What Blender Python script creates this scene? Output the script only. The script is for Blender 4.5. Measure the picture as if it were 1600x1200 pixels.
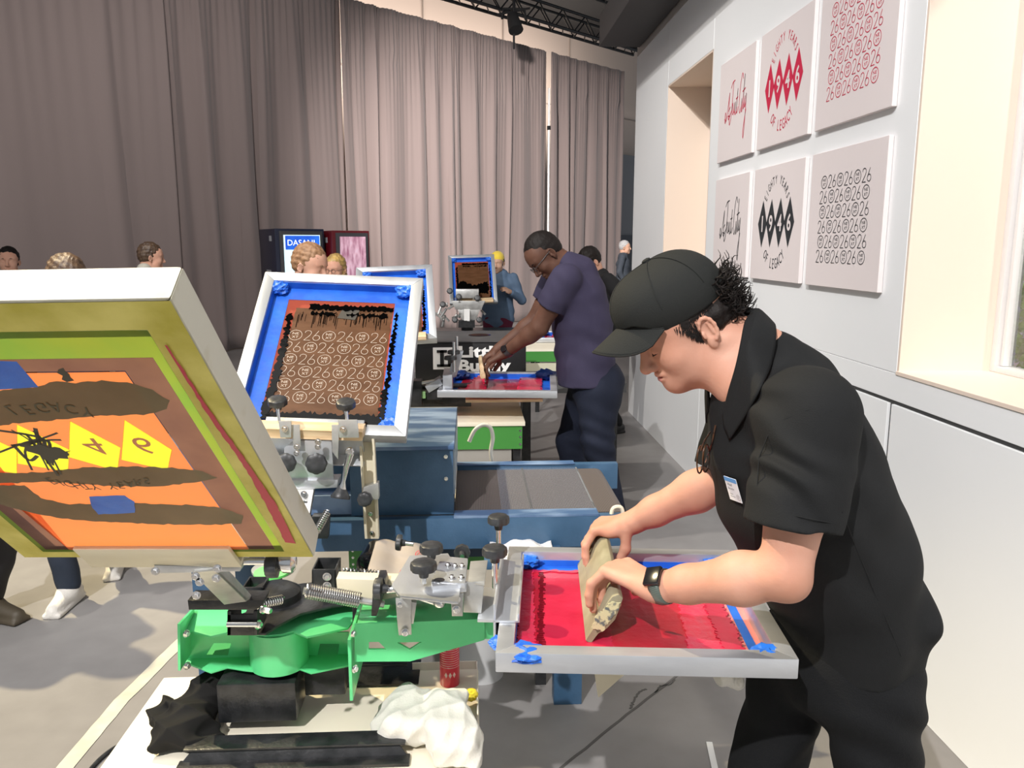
import bpy, bmesh, math, random
import numpy as np
from mathutils import Vector, Matrix, Euler
random.seed(7); np.random.seed(7)
S = bpy.context.scene
for o in list(bpy.data.objects): bpy.data.objects.remove(o, do_unlink=True)
COL = S.collection
R = math.radians
# ------------------------------------------------------------------ camera
EYE = 1.62; FPX = 1240.0; YAW = R(3.0); TILT = math.atan(217/1240.)
cd = bpy.data.cameras.new('camera'); cam = bpy.data.objects.new('camera', cd); COL.objects.link(cam)
cam.location = (0, 0, EYE); cam.rotation_euler = (math.pi/2-TILT, 0, -YAW)
cd.sensor_width = 36; cd.lens = 36*FPX/1600; cd.clip_start = .05; cd.clip_end = 200
S.camera = cam
# ------------------------------------------------------------------ view + world
S.view_settings.view_transform = 'Standard'; S.view_settings.look = 'None'
S.view_settings.gamma = 1; S.view_settings.use_curve_mapping = False
S.view_settings.exposure = 0.08
w = bpy.data.worlds.new('world'); S.world = w; w.use_nodes = True
w.node_tree.nodes['Background'].inputs[0].default_value = (.88, .94, 1, 1)
w.node_tree.nodes['Background'].inputs[1].default_value = .40
# ------------------------------------------------------------------ lamps (stage spots hung high in the hall, and added fill lamps)
def lamp(name, kind, loc, target, energy, col=(1, 1, 1), size=.1, cone=60, blend=.3, sy=None):
    l = bpy.data.lights.new(name, kind); l.energy = energy; l.color = col
    if kind == 'SPOT': l.spot_size = R(cone); l.spot_blend = blend; l.shadow_soft_size = size
    if kind == 'AREA': l.size = size; l.shape = 'RECTANGLE' if sy else 'SQUARE'; l.size_y = sy or size
    o = bpy.data.objects.new(name, l); COL.objects.link(o); o.location = loc
    o.rotation_euler = (Vector(target)-Vector(loc)).to_track_quat('-Z', 'Y').to_euler()
    return o
lamp('stage_spot_key', 'SPOT', (-2.7, -3.66, 6.85), (.6, 2.6, .8), 3000, (1, .98, .975), .05, 66, .5)
lamp('stage_spot_warm', 'SPOT', (-4.6, 4.6, 6.8), (-2.0, 1.9, .2), 3000, (1, .84, .52), .06, 50, .5)
lamp('stage_spot_back', 'SPOT', (-3.0, 3.5, 6.8), (-.2, 6, .8), 850, (1, .95, .88), .1, 62, .6)
lamp('drape_wash_right', 'SPOT', (-1.0, 6.0, 6.6), (1.6, 17.4, 1.0), 7000, (1, .92, .88), .3, 52, .9)
lamp('drape_wash_left', 'SPOT', (-2.6, 5.5, 6.6), (-3.6, 13, 1.2), 800, (1, .93, .9), .3, 80, .9)
lamp('overhead_fill', 'AREA', (-1.5, 1.5, 6.95), (0, 4, 0), 420, (1, .97, .94), 6)  # added soft fill under the ceiling, lifts the floor and upward faces
wl_ = lamp('back_wall_fill', 'AREA', (-.05, 17.3, 4.6), (-1.2, 18.5, 6.4), 520, (1, .90, .80), 14, sy=.3)  # added fill hidden behind the drape, brightens the beige back wall
_D = Vector((math.sin(R(46.6)), math.cos(R(46.6)), 0)); _Z = -(Vector((-_D.y, _D.x, 1.2)).normalized()); _Y = _Z.cross(_D); wl_.rotation_euler = Matrix((_D, _Y, _Z)).transposed().to_euler(); wl_.location = Vector((-3.66, 12.549, 4.7))+_D*3.5+Vector((-_D.y, _D.x, 0))*.9
# ------------------------------------------------------------------ camera rays: a pixel of the 1600x1200 picture at a given real distance
_f = Vector((math.sin(YAW)*math.cos(TILT), math.cos(YAW)*math.cos(TILT), -math.sin(TILT)))
_r = Vector((math.cos(YAW), -math.sin(YAW), 0)); _u = _r.cross(_f)
def ray(px, py): return _f + _r*((px-800)/FPX) + _u*(-(py-600)/FPX)
def W(px, py, Y=None, X=None, Z=None):
    d = ray(px, py)
    t = Y/d.y if Y is not None else (X/d.x if X is not None else (Z-EYE)/d.z)
    return Vector((0, 0, EYE)) + d*t
# ------------------------------------------------------------------ materials
MATS = {}
def mat(name, col, rough=.5, metal=0., col2=None, scale=8, detail=4, mix=(.35, .65), bump=0., bscale=None, spec=.5, emit=0, coat=0, trans=0, alpha=1, stretch=None, sheen=0, sss=0, wave=None, transl=0):
    if name in MATS: return MATS[name]
    m = bpy.data.materials.new(name); m.use_nodes = True; nt = m.node_tree; b = nt.nodes['Principled BSDF']; L = nt.links
    c4 = lambda c: (c[0], c[1], c[2], 1)
    b.inputs['Base Color'].default_value = c4(col); b.inputs['Roughness'].default_value = rough; b.inputs['Metallic'].default_value = metal
    b.inputs['Specular IOR Level'].default_value = spec
    if coat: b.inputs['Coat Weight'].default_value = coat; b.inputs['Coat Roughness'].default_value = .08
    if trans: b.inputs['Transmission Weight'].default_value = trans
    if alpha < 1: b.inputs['Alpha'].default_value = alpha
    if sheen: b.inputs['Sheen Weight'].default_value = sheen
    if sss:
        b.inputs['Subsurface Weight'].default_value = sss; b.inputs['Subsurface Radius'].default_value = (.02, .008, .004); b.inputs['Subsurface Scale'].default_value = .4
    if emit: b.inputs['Emission Color'].default_value = c4(col); b.inputs['Emission Strength'].default_value = emit
    tc = None
    if col2 or bump or wave:
        tc = nt.nodes.new('ShaderNodeTexCoord'); mp = nt.nodes.new('ShaderNodeMapping'); L.new(tc.outputs['Object'], mp.inputs[0])
        if stretch: mp.inputs['Scale'].default_value = stretch
    if col2:
        n = nt.nodes.new('ShaderNodeTexNoise'); n.inputs['Scale'].default_value = scale; n.inputs['Detail'].default_value = detail; L.new(mp.outputs[0], n.inputs['Vector'])
        r = nt.nodes.new('ShaderNodeValToRGB'); r.color_ramp.elements[0].position = mix[0]; r.color_ramp.elements[1].position = mix[1]
        r.color_ramp.elements[0].color = c4(col); r.color_ramp.elements[1].color = c4(col2)
        L.new(n.outputs['Fac'], r.inputs[0]); L.new(r.outputs[0], b.inputs['Base Color'])
        if emit: L.new(r.outputs[0], b.inputs['Emission Color'])
    if bump:
        n2 = nt.nodes.new('ShaderNodeTexNoise'); n2.inputs['Scale'].default_value = bscale or scale*4; n2.inputs['Detail'].default_value = 5; L.new(mp.outputs[0], n2.inputs['Vector'])
        bp = nt.nodes.new('ShaderNodeBump'); bp.inputs['Strength'].default_value = 1; bp.inputs['Distance'].default_value = bump
        L.new(n2.outputs['Fac'], bp.inputs['Height']); L.new(bp.outputs[0], b.inputs['Normal'])
    if wave:   # (axis, scale, second colour): fine woven / ribbed pattern
        wv = nt.nodes.new('ShaderNodeTexWave'); wv.bands_direction = wave[0]; wv.inputs['Scale'].default_value = wave[1]; L.new(mp.outputs[0], wv.inputs['Vector'])
        r2 = nt.nodes.new('ShaderNodeValToRGB'); r2.color_ramp.elements[0].color = c4(col); r2.color_ramp.elements[1].color = c4(wave[2]); L.new(wv.outputs['Fac'], r2.inputs[0]); L.new(r2.outputs[0], b.inputs['Base Color'])
    if transl:      # thin cloth: part of the light falling on the far side comes through
        ts = nt.nodes.new('ShaderNodeBsdfTranslucent'); ms = nt.nodes.new('ShaderNodeMixShader'); ms.inputs[0].default_value = transl
        src = b.inputs['Base Color'].links[0].from_socket if b.inputs['Base Color'].links else None
        if src: L.new(src, ts.inputs['Color'])
        else: ts.inputs['Color'].default_value = c4(col)
        L.new(b.outputs[0], ms.inputs[1]); L.new(ts.outputs[0], ms.inputs[2]); L.new(ms.outputs[0], nt.nodes['Material Output'].inputs['Surface'])
    MATS[name] = m; return m
alu = mat('aluminium', (.66, .68, .71), .36, .68, col2=(.50, .52, .55), scale=10, detail=8, stretch=(1, .3, 1), bump=.0004, bscale=80)
alud = mat('aluminium_dull', (.60, .60, .58), .42, .7, col2=(.45, .45, .44), scale=20, bump=.0006, bscale=60)
steel = mat('steel', (.75, .75, .75), .2, 1)
spring_m = mat('spring_steel', (.5, .5, .5), .25, 1)
blackp = mat('black_paint', (.012, .013, .014), .32, 0, col2=(.03, .03, .032), scale=30, bump=.0008, bscale=120)
blackr = mat('black_plastic', (.020, .021, .023), .42, col2=(.045, .047, .05), scale=40, bump=.0006, bscale=90)
greenp = mat('green_paint', (.09, .58, .22), .38, col2=(.12, .66, .26), scale=5, bump=.0004, bscale=60, coat=.2)
greend = mat('bench_green_paint', (.06, .26, .05), .4)
bluep = mat('blue_machine_paint', (.032, .085, .16), .45, col2=(.06, .13, .23), scale=6, detail=8, bump=.0006, bscale=120)
bluetop = mat('blue_machine_paint_worn', (.06, .12, .24), .42, col2=(.24, .34, .50), scale=7, detail=12, mix=(.42, .62), stretch=(.6, 2, 1))
tape_m = mat('blue_tape', (.012, .10, .55), .42, col2=(.02, .16, .68), scale=12, bump=.002, bscale=25)
cream = mat('cream_board', (.86, .80, .66), .6, col2=(.8, .73, .58), scale=3)
white_m = mat('white_board', (.82, .81, .78), .5)
wood = mat('wood_handle', (.62, .43, .24), .5, col2=(.78, .6, .38), scale=6, stretch=(1, 8, 8), bump=.0005)
ink_r = mat('red_ink', (.43, .012, .042), .34, col2=(.51, .018, .058), scale=9, bump=.002, bscale=22, coat=.2)
ink_r2 = mat('red_ink_thin', (.36, .006, .022), .32, col2=(.44, .01, .03), scale=14, bump=.001, bscale=50, coat=.15)
ink_r3 = mat('red_ink_thick', (.60, .035, .08), .32, col2=(.66, .02, .07), scale=20, bump=.006, bscale=40, coat=.4)
ink_k = mat('black_ink', (.0015, .0015, .0015), .1, bump=.0004, bscale=25, spec=.12)
# ------------------------------------------------------------------ mesh builder
SPLIT = {'ink_scratches': 1, 'stencil_numerals': 1, 'stand_legs': 1, 'stand_leg': 1, 'clamp_lug': 1, 'stencil_letters': 1, 'linkage_rods': 1, 'swiped_ink': 1, 'rail_screw': 2, 'bracket_bolt': 2, 'plate_bolt': 2, 'head_bolt': 2, 'gate_bolt': 2, 'clamp_bolt': 2, 'lever_bolt': 2, 'hood_screw': 2, 'threaded_stem': 1, 'chord': 1, 'rear_channel': 1, 'head_side_plate': 1, 'base_channel': 9, 'side_label': 1}
class MB:
    def __init__(s): s.v = []; s.f = []; s.st = []
    def add(s, vs, fs):
        n = len(s.v); s.st.append((n, len(s.f))); s.v += [tuple(v) for v in vs]; s.f += [tuple(i+n for i in f) for f in fs]; return s
    def box(s, c, size, rot=None):
        h = [x/2 for x in size]; M = (rot.to_matrix() if isinstance(rot, Euler) else rot) if rot is not None else None
        vs = []
        for z in (-1, 1):
            for y in (-1, 1):
                for x in (-1, 1):
                    p = Vector((x*h[0], y*h[1], z*h[2])); p = M @ p if M is not None else p
                    vs.append(p+Vector(c))
        return s.add(vs, [(0, 2, 3, 1), (4, 5, 7, 6), (0, 1, 5, 4), (2, 6, 7, 3), (0, 4, 6, 2), (1, 3, 7, 5)])
    def bx(s, x0, x1, y0, y1, z0, z1): return s.box(((x0+x1)/2, (y0+y1)/2, (z0+z1)/2), (abs(x1-x0), abs(y1-y0), abs(z1-z0)))
    def prism(s, pts, ext):
        pts = [Vector(p) for p in pts]; e = Vector(ext); n = len(pts)
        return s.add(pts+[p+e for p in pts], [tuple(range(n))[::-1], tuple(range(n, 2*n))]+[(i, (i+1) % n, n+(i+1) % n, n+i) for i in range(n)])
    def tube(s, pts, r, seg=10, cap=True):
        pts = [Vector(p) for p in pts]; n = len(pts); rs = r if isinstance(r, (list, tuple)) else [r]*n
        vs = []; up = None
        for i, p in enumerate(pts):
            t = (pts[min(i+1, n-1)]-pts[max(i-1, 0)]).normalized()
            if up is None: up = t.orthogonal().normalized()
            a = (up - t*up.dot(t)).normalized(); up = a; b = t.cross(a)
            for k in range(seg):
                th = 2*math.pi*k/seg; vs.append(p+(a*math.cos(th)+b*math.sin(th))*rs[i])
        fs = [(i*seg+k, i*seg+(k+1) % seg, (i+1)*seg+(k+1) % seg, (i+1)*seg+k) for i in range(n-1) for k in range(seg)]
        if cap: fs += [tuple(range(seg))[::-1], tuple((n-1)*seg+k for k in range(seg))]
        return s.add(vs, fs)
    def cyl(s, a, b, r, r2=None, seg=16): return s.tube([a, b], [r, r if r2 is None else r2], seg)
    def lathe(s, o, ax, prof, seg=24):
        o = Vector(o); ax = Vector(ax).normalized(); a = ax.orthogonal().normalized(); b = ax.cross(a); vs = []
        for (r, h) in prof:
            for k in range(seg):
                th = 2*math.pi*k/seg; vs.append(o+ax*h+(a*math.cos(th)+b*math.sin(th))*max(r, 1e-5))
        n = len(prof)
        fs = [(i*seg+k, i*seg+(k+1) % seg, (i+1)*seg+(k+1) % seg, (i+1)*seg+k) for i in range(n-1) for k in range(seg)]
        fs += [tuple(range(seg))[::-1], tuple((n-1)*seg+k for k in range(seg))]
        return s.add(vs, fs)
    def knob(s, o, ax, r=.026, h=.018, lobes=8):      # a lobed star knob
        o = Vector(o); ax = Vector(ax).normalized(); a = ax.orthogonal().normalized(); b = ax.cross(a); seg = lobes*5; vs = []
        prof = [(.35, -.9), (.45, -.1), (1, 0), (1.03, .5), (.97, .9), (.8, 1.05), (.3, 1.02)]
        for (rr, hh) in prof:
            for k in range(seg):
                th = 2*math.pi*k/seg; q = r*rr*(1-(.1*(1-abs(math.cos(lobes*th/2)))**1.5 if rr > .7 else 0)); vs.append(o+ax*h*hh+(a*math.cos(th)+b*math.sin(th))*q)
        n = len(prof)
        fs = [(i*seg+k, i*seg+(k+1) % seg, (i+1)*seg+(k+1) % seg, (i+1)*seg+k) for i in range(n-1) for k in range(seg)]
        fs += [tuple(range(seg))[::-1], tuple((n-1)*seg+k for k in range(seg))]
        return s.add(vs, fs)
    def bolt(s, o, ax, r=.008, h=.006):
        r *= .8; s.lathe(o, ax, [(r*1.4, 0), (r*1.4, h*.2)], 16); return s.lathe(o, ax, [(r, h*.2), (r, h), (r*.8, h*1.1)], 6)
    def grid(s, fn, nu, nv, closed_u=False):
        vs = [fn(i/(nu-1) if not closed_u else i/nu, j/(nv-1)) for j in range(nv) for i in range(nu)]
        fs = []
        for j in range(nv-1):
            for i in range(nu if closed_u else nu-1):
                k = (i+1) % nu; fs.append((j*nu+i, j*nu+k, (j+1)*nu+k, (j+1)*nu+i))
        return s.add(vs, fs)
    def xf(s, M):
        s.v = [tuple(M @ Vector(v)) for v in s.v]; return s
    def build(s, name, m, parent=None, smooth=False, bevel=0, solid=0, seg=2, sub=0):
        k = SPLIT.get(name, 0)
        if k and len(s.st) > k:      # several loose pieces: each becomes a part of its own
            cuts = s.st[::k]+[(len(s.v), len(s.f))]; o = []
            for (v0, f0), (v1, f1) in zip(cuts[:-1], cuts[1:]):
                q = MB(); q.v = s.v[v0:v1]; q.f = [tuple(i-v0 for i in f) for f in s.f[f0:f1]]; o.append(q._build(name, m, parent, smooth, bevel, solid, seg, sub))
            return o[-1] if parent is not None else o
        return s._build(name, m, parent, smooth, bevel, solid, seg, sub)
    def _build(s, name, m, parent, smooth, bevel, solid, seg, sub):
        me = bpy.data.meshes.new(name); me.from_pydata(s.v, [], s.f); me.validate(); me.update()
        bm = bmesh.new(); bm.from_mesh(me); bmesh.ops.recalc_face_normals(bm, faces=bm.faces)
        if bevel: bmesh.ops.bevel(bm, geom=[e for e in bm.edges if len(e.link_faces) == 2 and e.calc_face_angle(0) > .6], offset=bevel, segments=seg, affect='EDGES', profile=.6, clamp_overlap=True)
        bm.to_mesh(me); bm.free()
        o = bpy.data.objects.new(name, me); COL.objects.link(o); me.materials.append(m)
        if smooth or bevel:
            me.shade_smooth() if not bevel else me.shade_smooth()
            try: me.set_sharp_from_angle(angle=R(32 if not smooth else 45))
            except Exception: pass
        if solid: md = o.modifiers.new('solid', 'SOLIDIFY'); md.thickness = solid; md.offset = 0
        if sub: md = o.modifiers.new('sub', 'SUBSURF'); md.levels = sub; md.render_levels = sub
        if parent is not None: o.parent = parent; o.matrix_parent_inverse = parent.matrix_world.inverted()
        return o
def tag(o, label, cat, group=None, kind=None):
    if label: o['label'] = label
    if cat: o['category'] = cat
    if group: o['group'] = group
    if kind: o['kind'] = kind
    return o
def thing(name, label, cat, loc=(0, 0, 0), group=None, M=None):
    o = bpy.data.objects.new(name, None); COL.objects.link(o); o.empty_display_size = .05
    o.matrix_world = M if M is not None else Matrix.Translation(Vector(loc)); bpy.context.view_layer.update()
    return tag(o, label, cat, group)
def struct(o): o['kind'] = 'structure'; return o
def lbl(o, t): o['label'] = t; return o
def local(o, root):   # mesh built in root-local coordinates
    if isinstance(o, list): return [local(q, root) for q in o][-1]
    o.parent = root; o.matrix_parent_inverse = Matrix.Identity(4); return o
# ------------------------------------------------------------------ lettering
_tc = {}
def text_mesh(s, spacing=1.0, bold=0):
    k = (s, spacing, bold)
    if k in _tc: return _tc[k]
    cu = bpy.data.curves.new('t', 'FONT'); cu.body = s; cu.size = 1; cu.align_x = 'CENTER'; cu.align_y = 'CENTER'; cu.resolution_u = 3; cu.space_character = spacing; cu.offset = bold
    o = bpy.data.objects.new('t', cu); COL.objects.link(o); bpy.context.view_layer.update()
    me = bpy.data.meshes.new_from_object(o.evaluated_get(bpy.context.evaluated_depsgraph_get()))
    vs = [v.co.copy() for v in me.vertices]; fs = [tuple(p.vertices) for p in me.polygons]
    xs = [v.x for v in vs]; ys = [v.y for v in vs]; cx = (min(xs)+max(xs))/2; cy = (min(ys)+max(ys))/2; h = max(ys)-min(ys)
    vs = [Vector(((v.x-cx)/h, (v.y-cy)/h, 0)) for v in vs]; wd = (max(xs)-min(xs))/h
    bpy.data.objects.remove(o); bpy.data.curves.remove(cu); bpy.data.meshes.remove(me)
    _tc[k] = (vs, fs, wd); return _tc[k]
def put_text(mb, s, x, y, h, sx=1., rot=0., spacing=1., width=None, z=0., shear=0., flip=1, bold=0):
    vs, fs, wd = text_mesh(s, spacing, bold)
    if width: sx = width/(wd*h)
    c, sn = math.cos(rot), math.sin(rot)
    mb.add([(x+(v.x*h*sx*flip+shear*v.y*h)*c-v.y*h*sn, y+(v.x*h*sx*flip+shear*v.y*h)*sn+v.y*h*c, z) for v in vs], fs)
def ring(mb, x, y, rx, ry, t, z=0, seg=28):
    vs = []
    for k in range(seg):
        a = 2*math.pi*k/seg; vs.append((x+rx*math.cos(a), y+ry*math.sin(a), z)); vs.append((x+(rx-t)*math.cos(a), y+(ry-t)*math.sin(a), z))
    mb.add(vs, [(2*k, 2*((k+1) % seg), 2*((k+1) % seg)+1, 2*k+1) for k in range(seg)])
def stroke(mb, pts, wd, z=0):
    n = len(pts); vs = []
    for i, (x, y) in enumerate(pts):
        a = pts[max(i-1, 0)]; b = pts[min(i+1, n-1)]; dx, dy = b[0]-a[0], b[1]-a[1]; l = math.hypot(dx, dy) or 1
        ww = wd[i] if isinstance(wd, list) else wd
        vs += [(x-dy/l*ww/2, y+dx/l*ww/2, z), (x+dy/l*ww/2, y-dx/l*ww/2, z)]
    mb.add(vs, [(2*i, 2*i+1, 2*i+3, 2*i+2) for i in range(n-1)])
def smooth_pts(P, n=6):
    out = []
    for i in range(len(P)-1):
        p0, p1, p2, p3 = P[max(i-1, 0)], P[i], P[i+1], P[min(i+2, len(P)-1)]
        for k in range(n):
            t = k/n; out.append(tuple(.5*((2*p1[j])+(-p0[j]+p2[j])*t+(2*p0[j]-5*p1[j]+4*p2[j]-p3[j])*t*t+(-p0[j]+3*p1[j]-3*p2[j]+p3[j])*t**3) for j in range(len(p1))))
    out.append(tuple(P[-1])); return out
def two_six(mb, x, y, w_, h, t, z=0):
    """thin-stroke 26 centred at x,y"""
    a = w_*.42
    p = [(x-w_/2+.02*a, y+h*.25), (x-w_/2+.1*a, y+h*.42), (x-w_/2+.5*a, y+h*.5), (x-w_/2+.92*a, y+h*.4), (x-w_/2+.95*a, y+h*.18), (x-w_/2+.7*a, y-h*.06), (x-w_/2, y-h*.49)]
    stroke(mb, smooth_pts(p, 4), t, z); stroke(mb, [(x-w_/2-.03*a, y-h*.485), (x-w_/2+a*1.03, y-h*.485)], t, z)
    cx = x+w_/2-a/2; ring(mb, cx, y-h*.22, a*.55, h*.28, t, z, 18)
    stroke(mb, [(cx-a*.5, y-h*.16), (cx+a*.2, y+h*.5)], t, z)
def next_mark(mb, x, y, rx, ry, t, z=0):
    ring(mb, x, y, rx, ry, t, z, 24)
    put_text(mb, 'NE', x, y+ry*.33, ry*.42, width=rx*.95, z=z); put_text(mb, 'XT', x, y-ry*.33, ry*.42, width=rx*.95, z=z)
def pattern26(mb, x0, x1, y0, y1, rows=6, z=0, t=.0028, fadecol=0):
    rh = (y1-y0)/rows; uw = (x1-x0)/3.0
    for r in range(rows):
        y = y1-(r+.5)*rh
        for k in range(3):
            xa = x0+k*uw+uw*.22; xb = x0+k*uw+uw*.72
            off = uw*.0
            if r % 2 == 0: next_mark(mb, xa+off, y, uw*.2, rh*.44, t, z); two_six(mb, xb+off, y, uw*.46, rh*.84, t, z)
            else: two_six(mb, xa, y, uw*.46, rh*.84, t, z); next_mark(mb, xb+uw*.02, y, uw*.2, rh*.44, t, z)
def arc_text(mb, s, cx, cy, r, a0, a1, h, inward=False, z=0, sx=.62):
    n = len(s)
    for i, ch in enumerate(s):
        if ch == ' ': continue
        a = a0+(a1-a0)*i/(n-1)
        rot = a-math.pi/2 if not inward else a+math.pi/2
        put_text(mb, ch, cx+r*math.cos(a), cy+r*math.sin(a), h, sx=sx, rot=rot, z=z)
def emblem(mb_bg, mb_fg, cx, cy, s, z=0):
    """four lozenges 1946 with arced words above and below; width s"""
    k = s/.455; lw = s/4; lh = .235*k
    for i, ch in enumerate('1946'):
        x = cx-s/2+lw*(i+.5)
        mb_bg.add([(x-lw*.53, cy, z), (x, cy-lh/2, z), (x+lw*.53, cy, z), (x, cy+lh/2, z)], [(0, 1, 2, 3)])
        put_text(mb_fg, ch, x, cy, lh*.34, sx=.95, z=z+.0006, bold=.02)
    arc_text(mb_bg, 'EIGHTY YEARS', cx, cy+.050*k, .158*k, R(152), R(28), .040*k, z=z, sx=.62)
    arc_text(mb_bg, 'OF LEGACY', cx, cy-.036*k, .160*k, R(226), R(314), .050*k, inward=True, z=z, sx=.6)
def signature(mb, cx, cy, s, t, z=0):
    """flowing hand-lettered script, about s wide"""
    raw = [[(0, .1), (.04, .02), (.08, .1), (.05, .2), (.02, .12), (.1, .06), (.2, .38), (.24, .5), (.22, .3), (.24, .06), (.18, .12), (.3, .1)],
           [(.2, .2), (.3, .26)],
           [(.3, .56), (.38, .64), (.5, .66)], [(.42, .64), (.4, .4), (.36, .1), (.28, -.04), (.26, .08), (.36, .18), (.42, .3), (.42, .14), (.47, .12), (.5, .3), (.5, .14), (.54, .16), (.57, .3), (.54, .12), (.58, .1), (.62, .2), (.66, .5), (.62, .14), (.66, .12), (.7, .2)], [(.58, .34), (.68, .36)],
           [(.92, .6), (.86, .7), (.78, .5), (.75, .2), (.8, .08), (.86, .18), (.88, .3), (.87, .12), (.91, .12), (.97, .5), (.99, .66), (.95, .3), (.96, .12), (1., .2), (1.03, .32), (1.02, .14), (1.07, .2), (1.09, .34), (1.06, -.1), (1.02, -.35), (1.0, -.2), (1.1, .1)], [(.9, .4), (1.04, .44)]]
    for r_ in raw: stroke(mb, smooth_pts([(cx+(x-.55)*s, cy+(y-.22)*s) for x, y in r_], 5), t, z)

def plate_holes(outer, holes, Y, th):
    """flat plate in a plane Y = const with holes cut through; outer and holes are pixel outlines seen on that plane"""
    cu = bpy.data.curves.new('pl', 'CURVE'); cu.dimensions = '2D'; cu.fill_mode = 'BOTH'; cu.extrude = th/2
    for poly in [outer]+holes:
        sp = cu.splines.new('POLY'); sp.points.add(len(poly)-1); sp.use_cyclic_u = True
        for i, (px, py) in enumerate(poly): q = W(px, py, Y=Y); sp.points[i].co = (q.x, q.z, 0, 1)
    o = bpy.data.objects.new('pl', cu); COL.objects.link(o); bpy.context.view_layer.update()
    me = bpy.data.meshes.new_from_object(o.evaluated_get(bpy.context.evaluated_depsgraph_get()))
    mb = MB(); mb.add([(v.co.x, Y+th/2-v.co.z, v.co.y) for v in me.vertices], [tuple(p.vertices) for p in me.polygons])
    bpy.data.objects.remove(o); bpy.data.curves.remove(cu); bpy.data.meshes.remove(me); return mb

def flat_holes(outer, holes, z):
    """flat sheet in local x, y with holes cut through"""
    cu = bpy.data.curves.new('pl', 'CURVE'); cu.dimensions = '2D'; cu.fill_mode = 'FRONT'
    for poly in [outer]+holes:
        sp = cu.splines.new('POLY'); sp.points.add(len(poly)-1); sp.use_cyclic_u = True
        for i, (x, y) in enumerate(poly): sp.points[i].co = (x, y, 0, 1)
    o = bpy.data.objects.new('pl', cu); COL.objects.link(o); bpy.context.view_layer.update()
    me = bpy.data.meshes.new_from_object(o.evaluated_get(bpy.context.evaluated_depsgraph_get()))
    mb = MB(); mb.add([(v.co.x, v.co.y, z) for v in me.vertices], [tuple(p.vertices) for p in me.polygons])
    bpy.data.objects.remove(o); bpy.data.curves.remove(cu); bpy.data.meshes.remove(me); return mb
# ================================================================== THE HALL
def cmat():
    m = bpy.data.materials.new('polished_concrete'); m.use_nodes = True; nt = m.node_tree; L = nt.links; b = nt.nodes['Principled BSDF']
    tc = nt.nodes.new('ShaderNodeTexCoord')
    n1 = nt.nodes.new('ShaderNodeTexNoise'); n1.inputs['Scale'].default_value = .7; n1.inputs['Detail'].default_value = 8
    n2 = nt.nodes.new('ShaderNodeTexNoise'); n2.inputs['Scale'].default_value = 9; n2.inputs['Detail'].default_value = 8
    for n in (n1, n2): L.new(tc.outputs['Object'], n.inputs['Vector'])
    r1 = nt.nodes.new('ShaderNodeValToRGB'); r1.color_ramp.elements[0].color = (.215, .203, .198, 1); r1.color_ramp.elements[1].color = (.30, .288, .28, 1)
    r1.color_ramp.elements[0].position = .35; r1.color_ramp.elements[1].position = .65
    r2 = nt.nodes.new('ShaderNodeValToRGB'); r2.color_ramp.elements[0].color = (.82, .82, .82, 1); r2.color_ramp.elements[1].color = (1.1, 1.1, 1.1, 1)
    mx = nt.nodes.new('ShaderNodeMix'); mx.data_type = 'RGBA'; mx.blend_type = 'MULTIPLY'; mx.inputs[0].default_value = 1
    L.new(n1.outputs['Fac'], r1.inputs[0]); L.new(n2.outputs['Fac'], r2.inputs[0]); L.new(r1.outputs[0], mx.inputs[6]); L.new(r2.outputs[0], mx.inputs[7]); L.new(mx.outputs[2], b.inputs['Base Color'])
    b.inputs['Roughness'].default_value = .38; b.inputs['Specular IOR Level'].default_value = .35
    return m
struct(MB().bx(-14, 9, -6, 30, -.1, 0).build('floor', cmat()))
joint_m = mat('joint_filler', (.09, .085, .08), .7)
def floor_line(name, pts, wd, m, h=.0015, wob=0):
    mb = MB(); P = [W(x, y, Z=0) for x, y in pts]; Q = []
    for i in range(len(P)-1):
        for k in range(8): Q.append(P[i].lerp(P[i+1], k/8))
    Q.append(P[-1]); n = len(Q); vs = []
    for i, p in enumerate(Q):
        d = (Q[min(i+1, n-1)]-Q[max(i-1, 0)]).normalized(); s_ = Vector((-d.y, d.x, 0)); j = random.uniform(-wob, wob)
        vs += [p+s_*(wd/2+j)+Vector((0, 0, h)), p-s_*(wd/2-j)+Vector((0, 0, h))]
    mb.add(vs, [(2*i, 2*i+1, 2*i+3, 2*i+2) for i in range(n-1)]); return mb.build(name, m, solid=.001)
struct(floor_line('trim_1', [(1090, 1032), (980, 1117), (870, 1206)], .010, joint_m, wob=.002))
struct(floor_line('trim_2', [(986, 1108), (990, 1094), (1000, 1080), (1010, 1077)], .008, joint_m, wob=.004))
struct(floor_line('trim_3', [(1024, 1083), (1032, 1072), (1048, 1070), (1055, 1062)], .006, joint_m, wob=.003))
tp = floor_line('floor_tape', [(288, 998), (190, 1095), (90, 1215)], .055, mat('clear_floor_tape', (.62, .6, .5), .35, col2=(.5, .48, .4), scale=10), h=.002, wob=.002)
tag(tp, 'pale strip of tape laid across the concrete floor at left', 'tape')
tag(floor_line('floor_tape', [(1108, 1160), (1120, 1215)], .02, mat('white_tape', (.75, .75, .74), .5), h=.002), 'short white tape mark on the floor in front of the man in the cap', 'tape')
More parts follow.
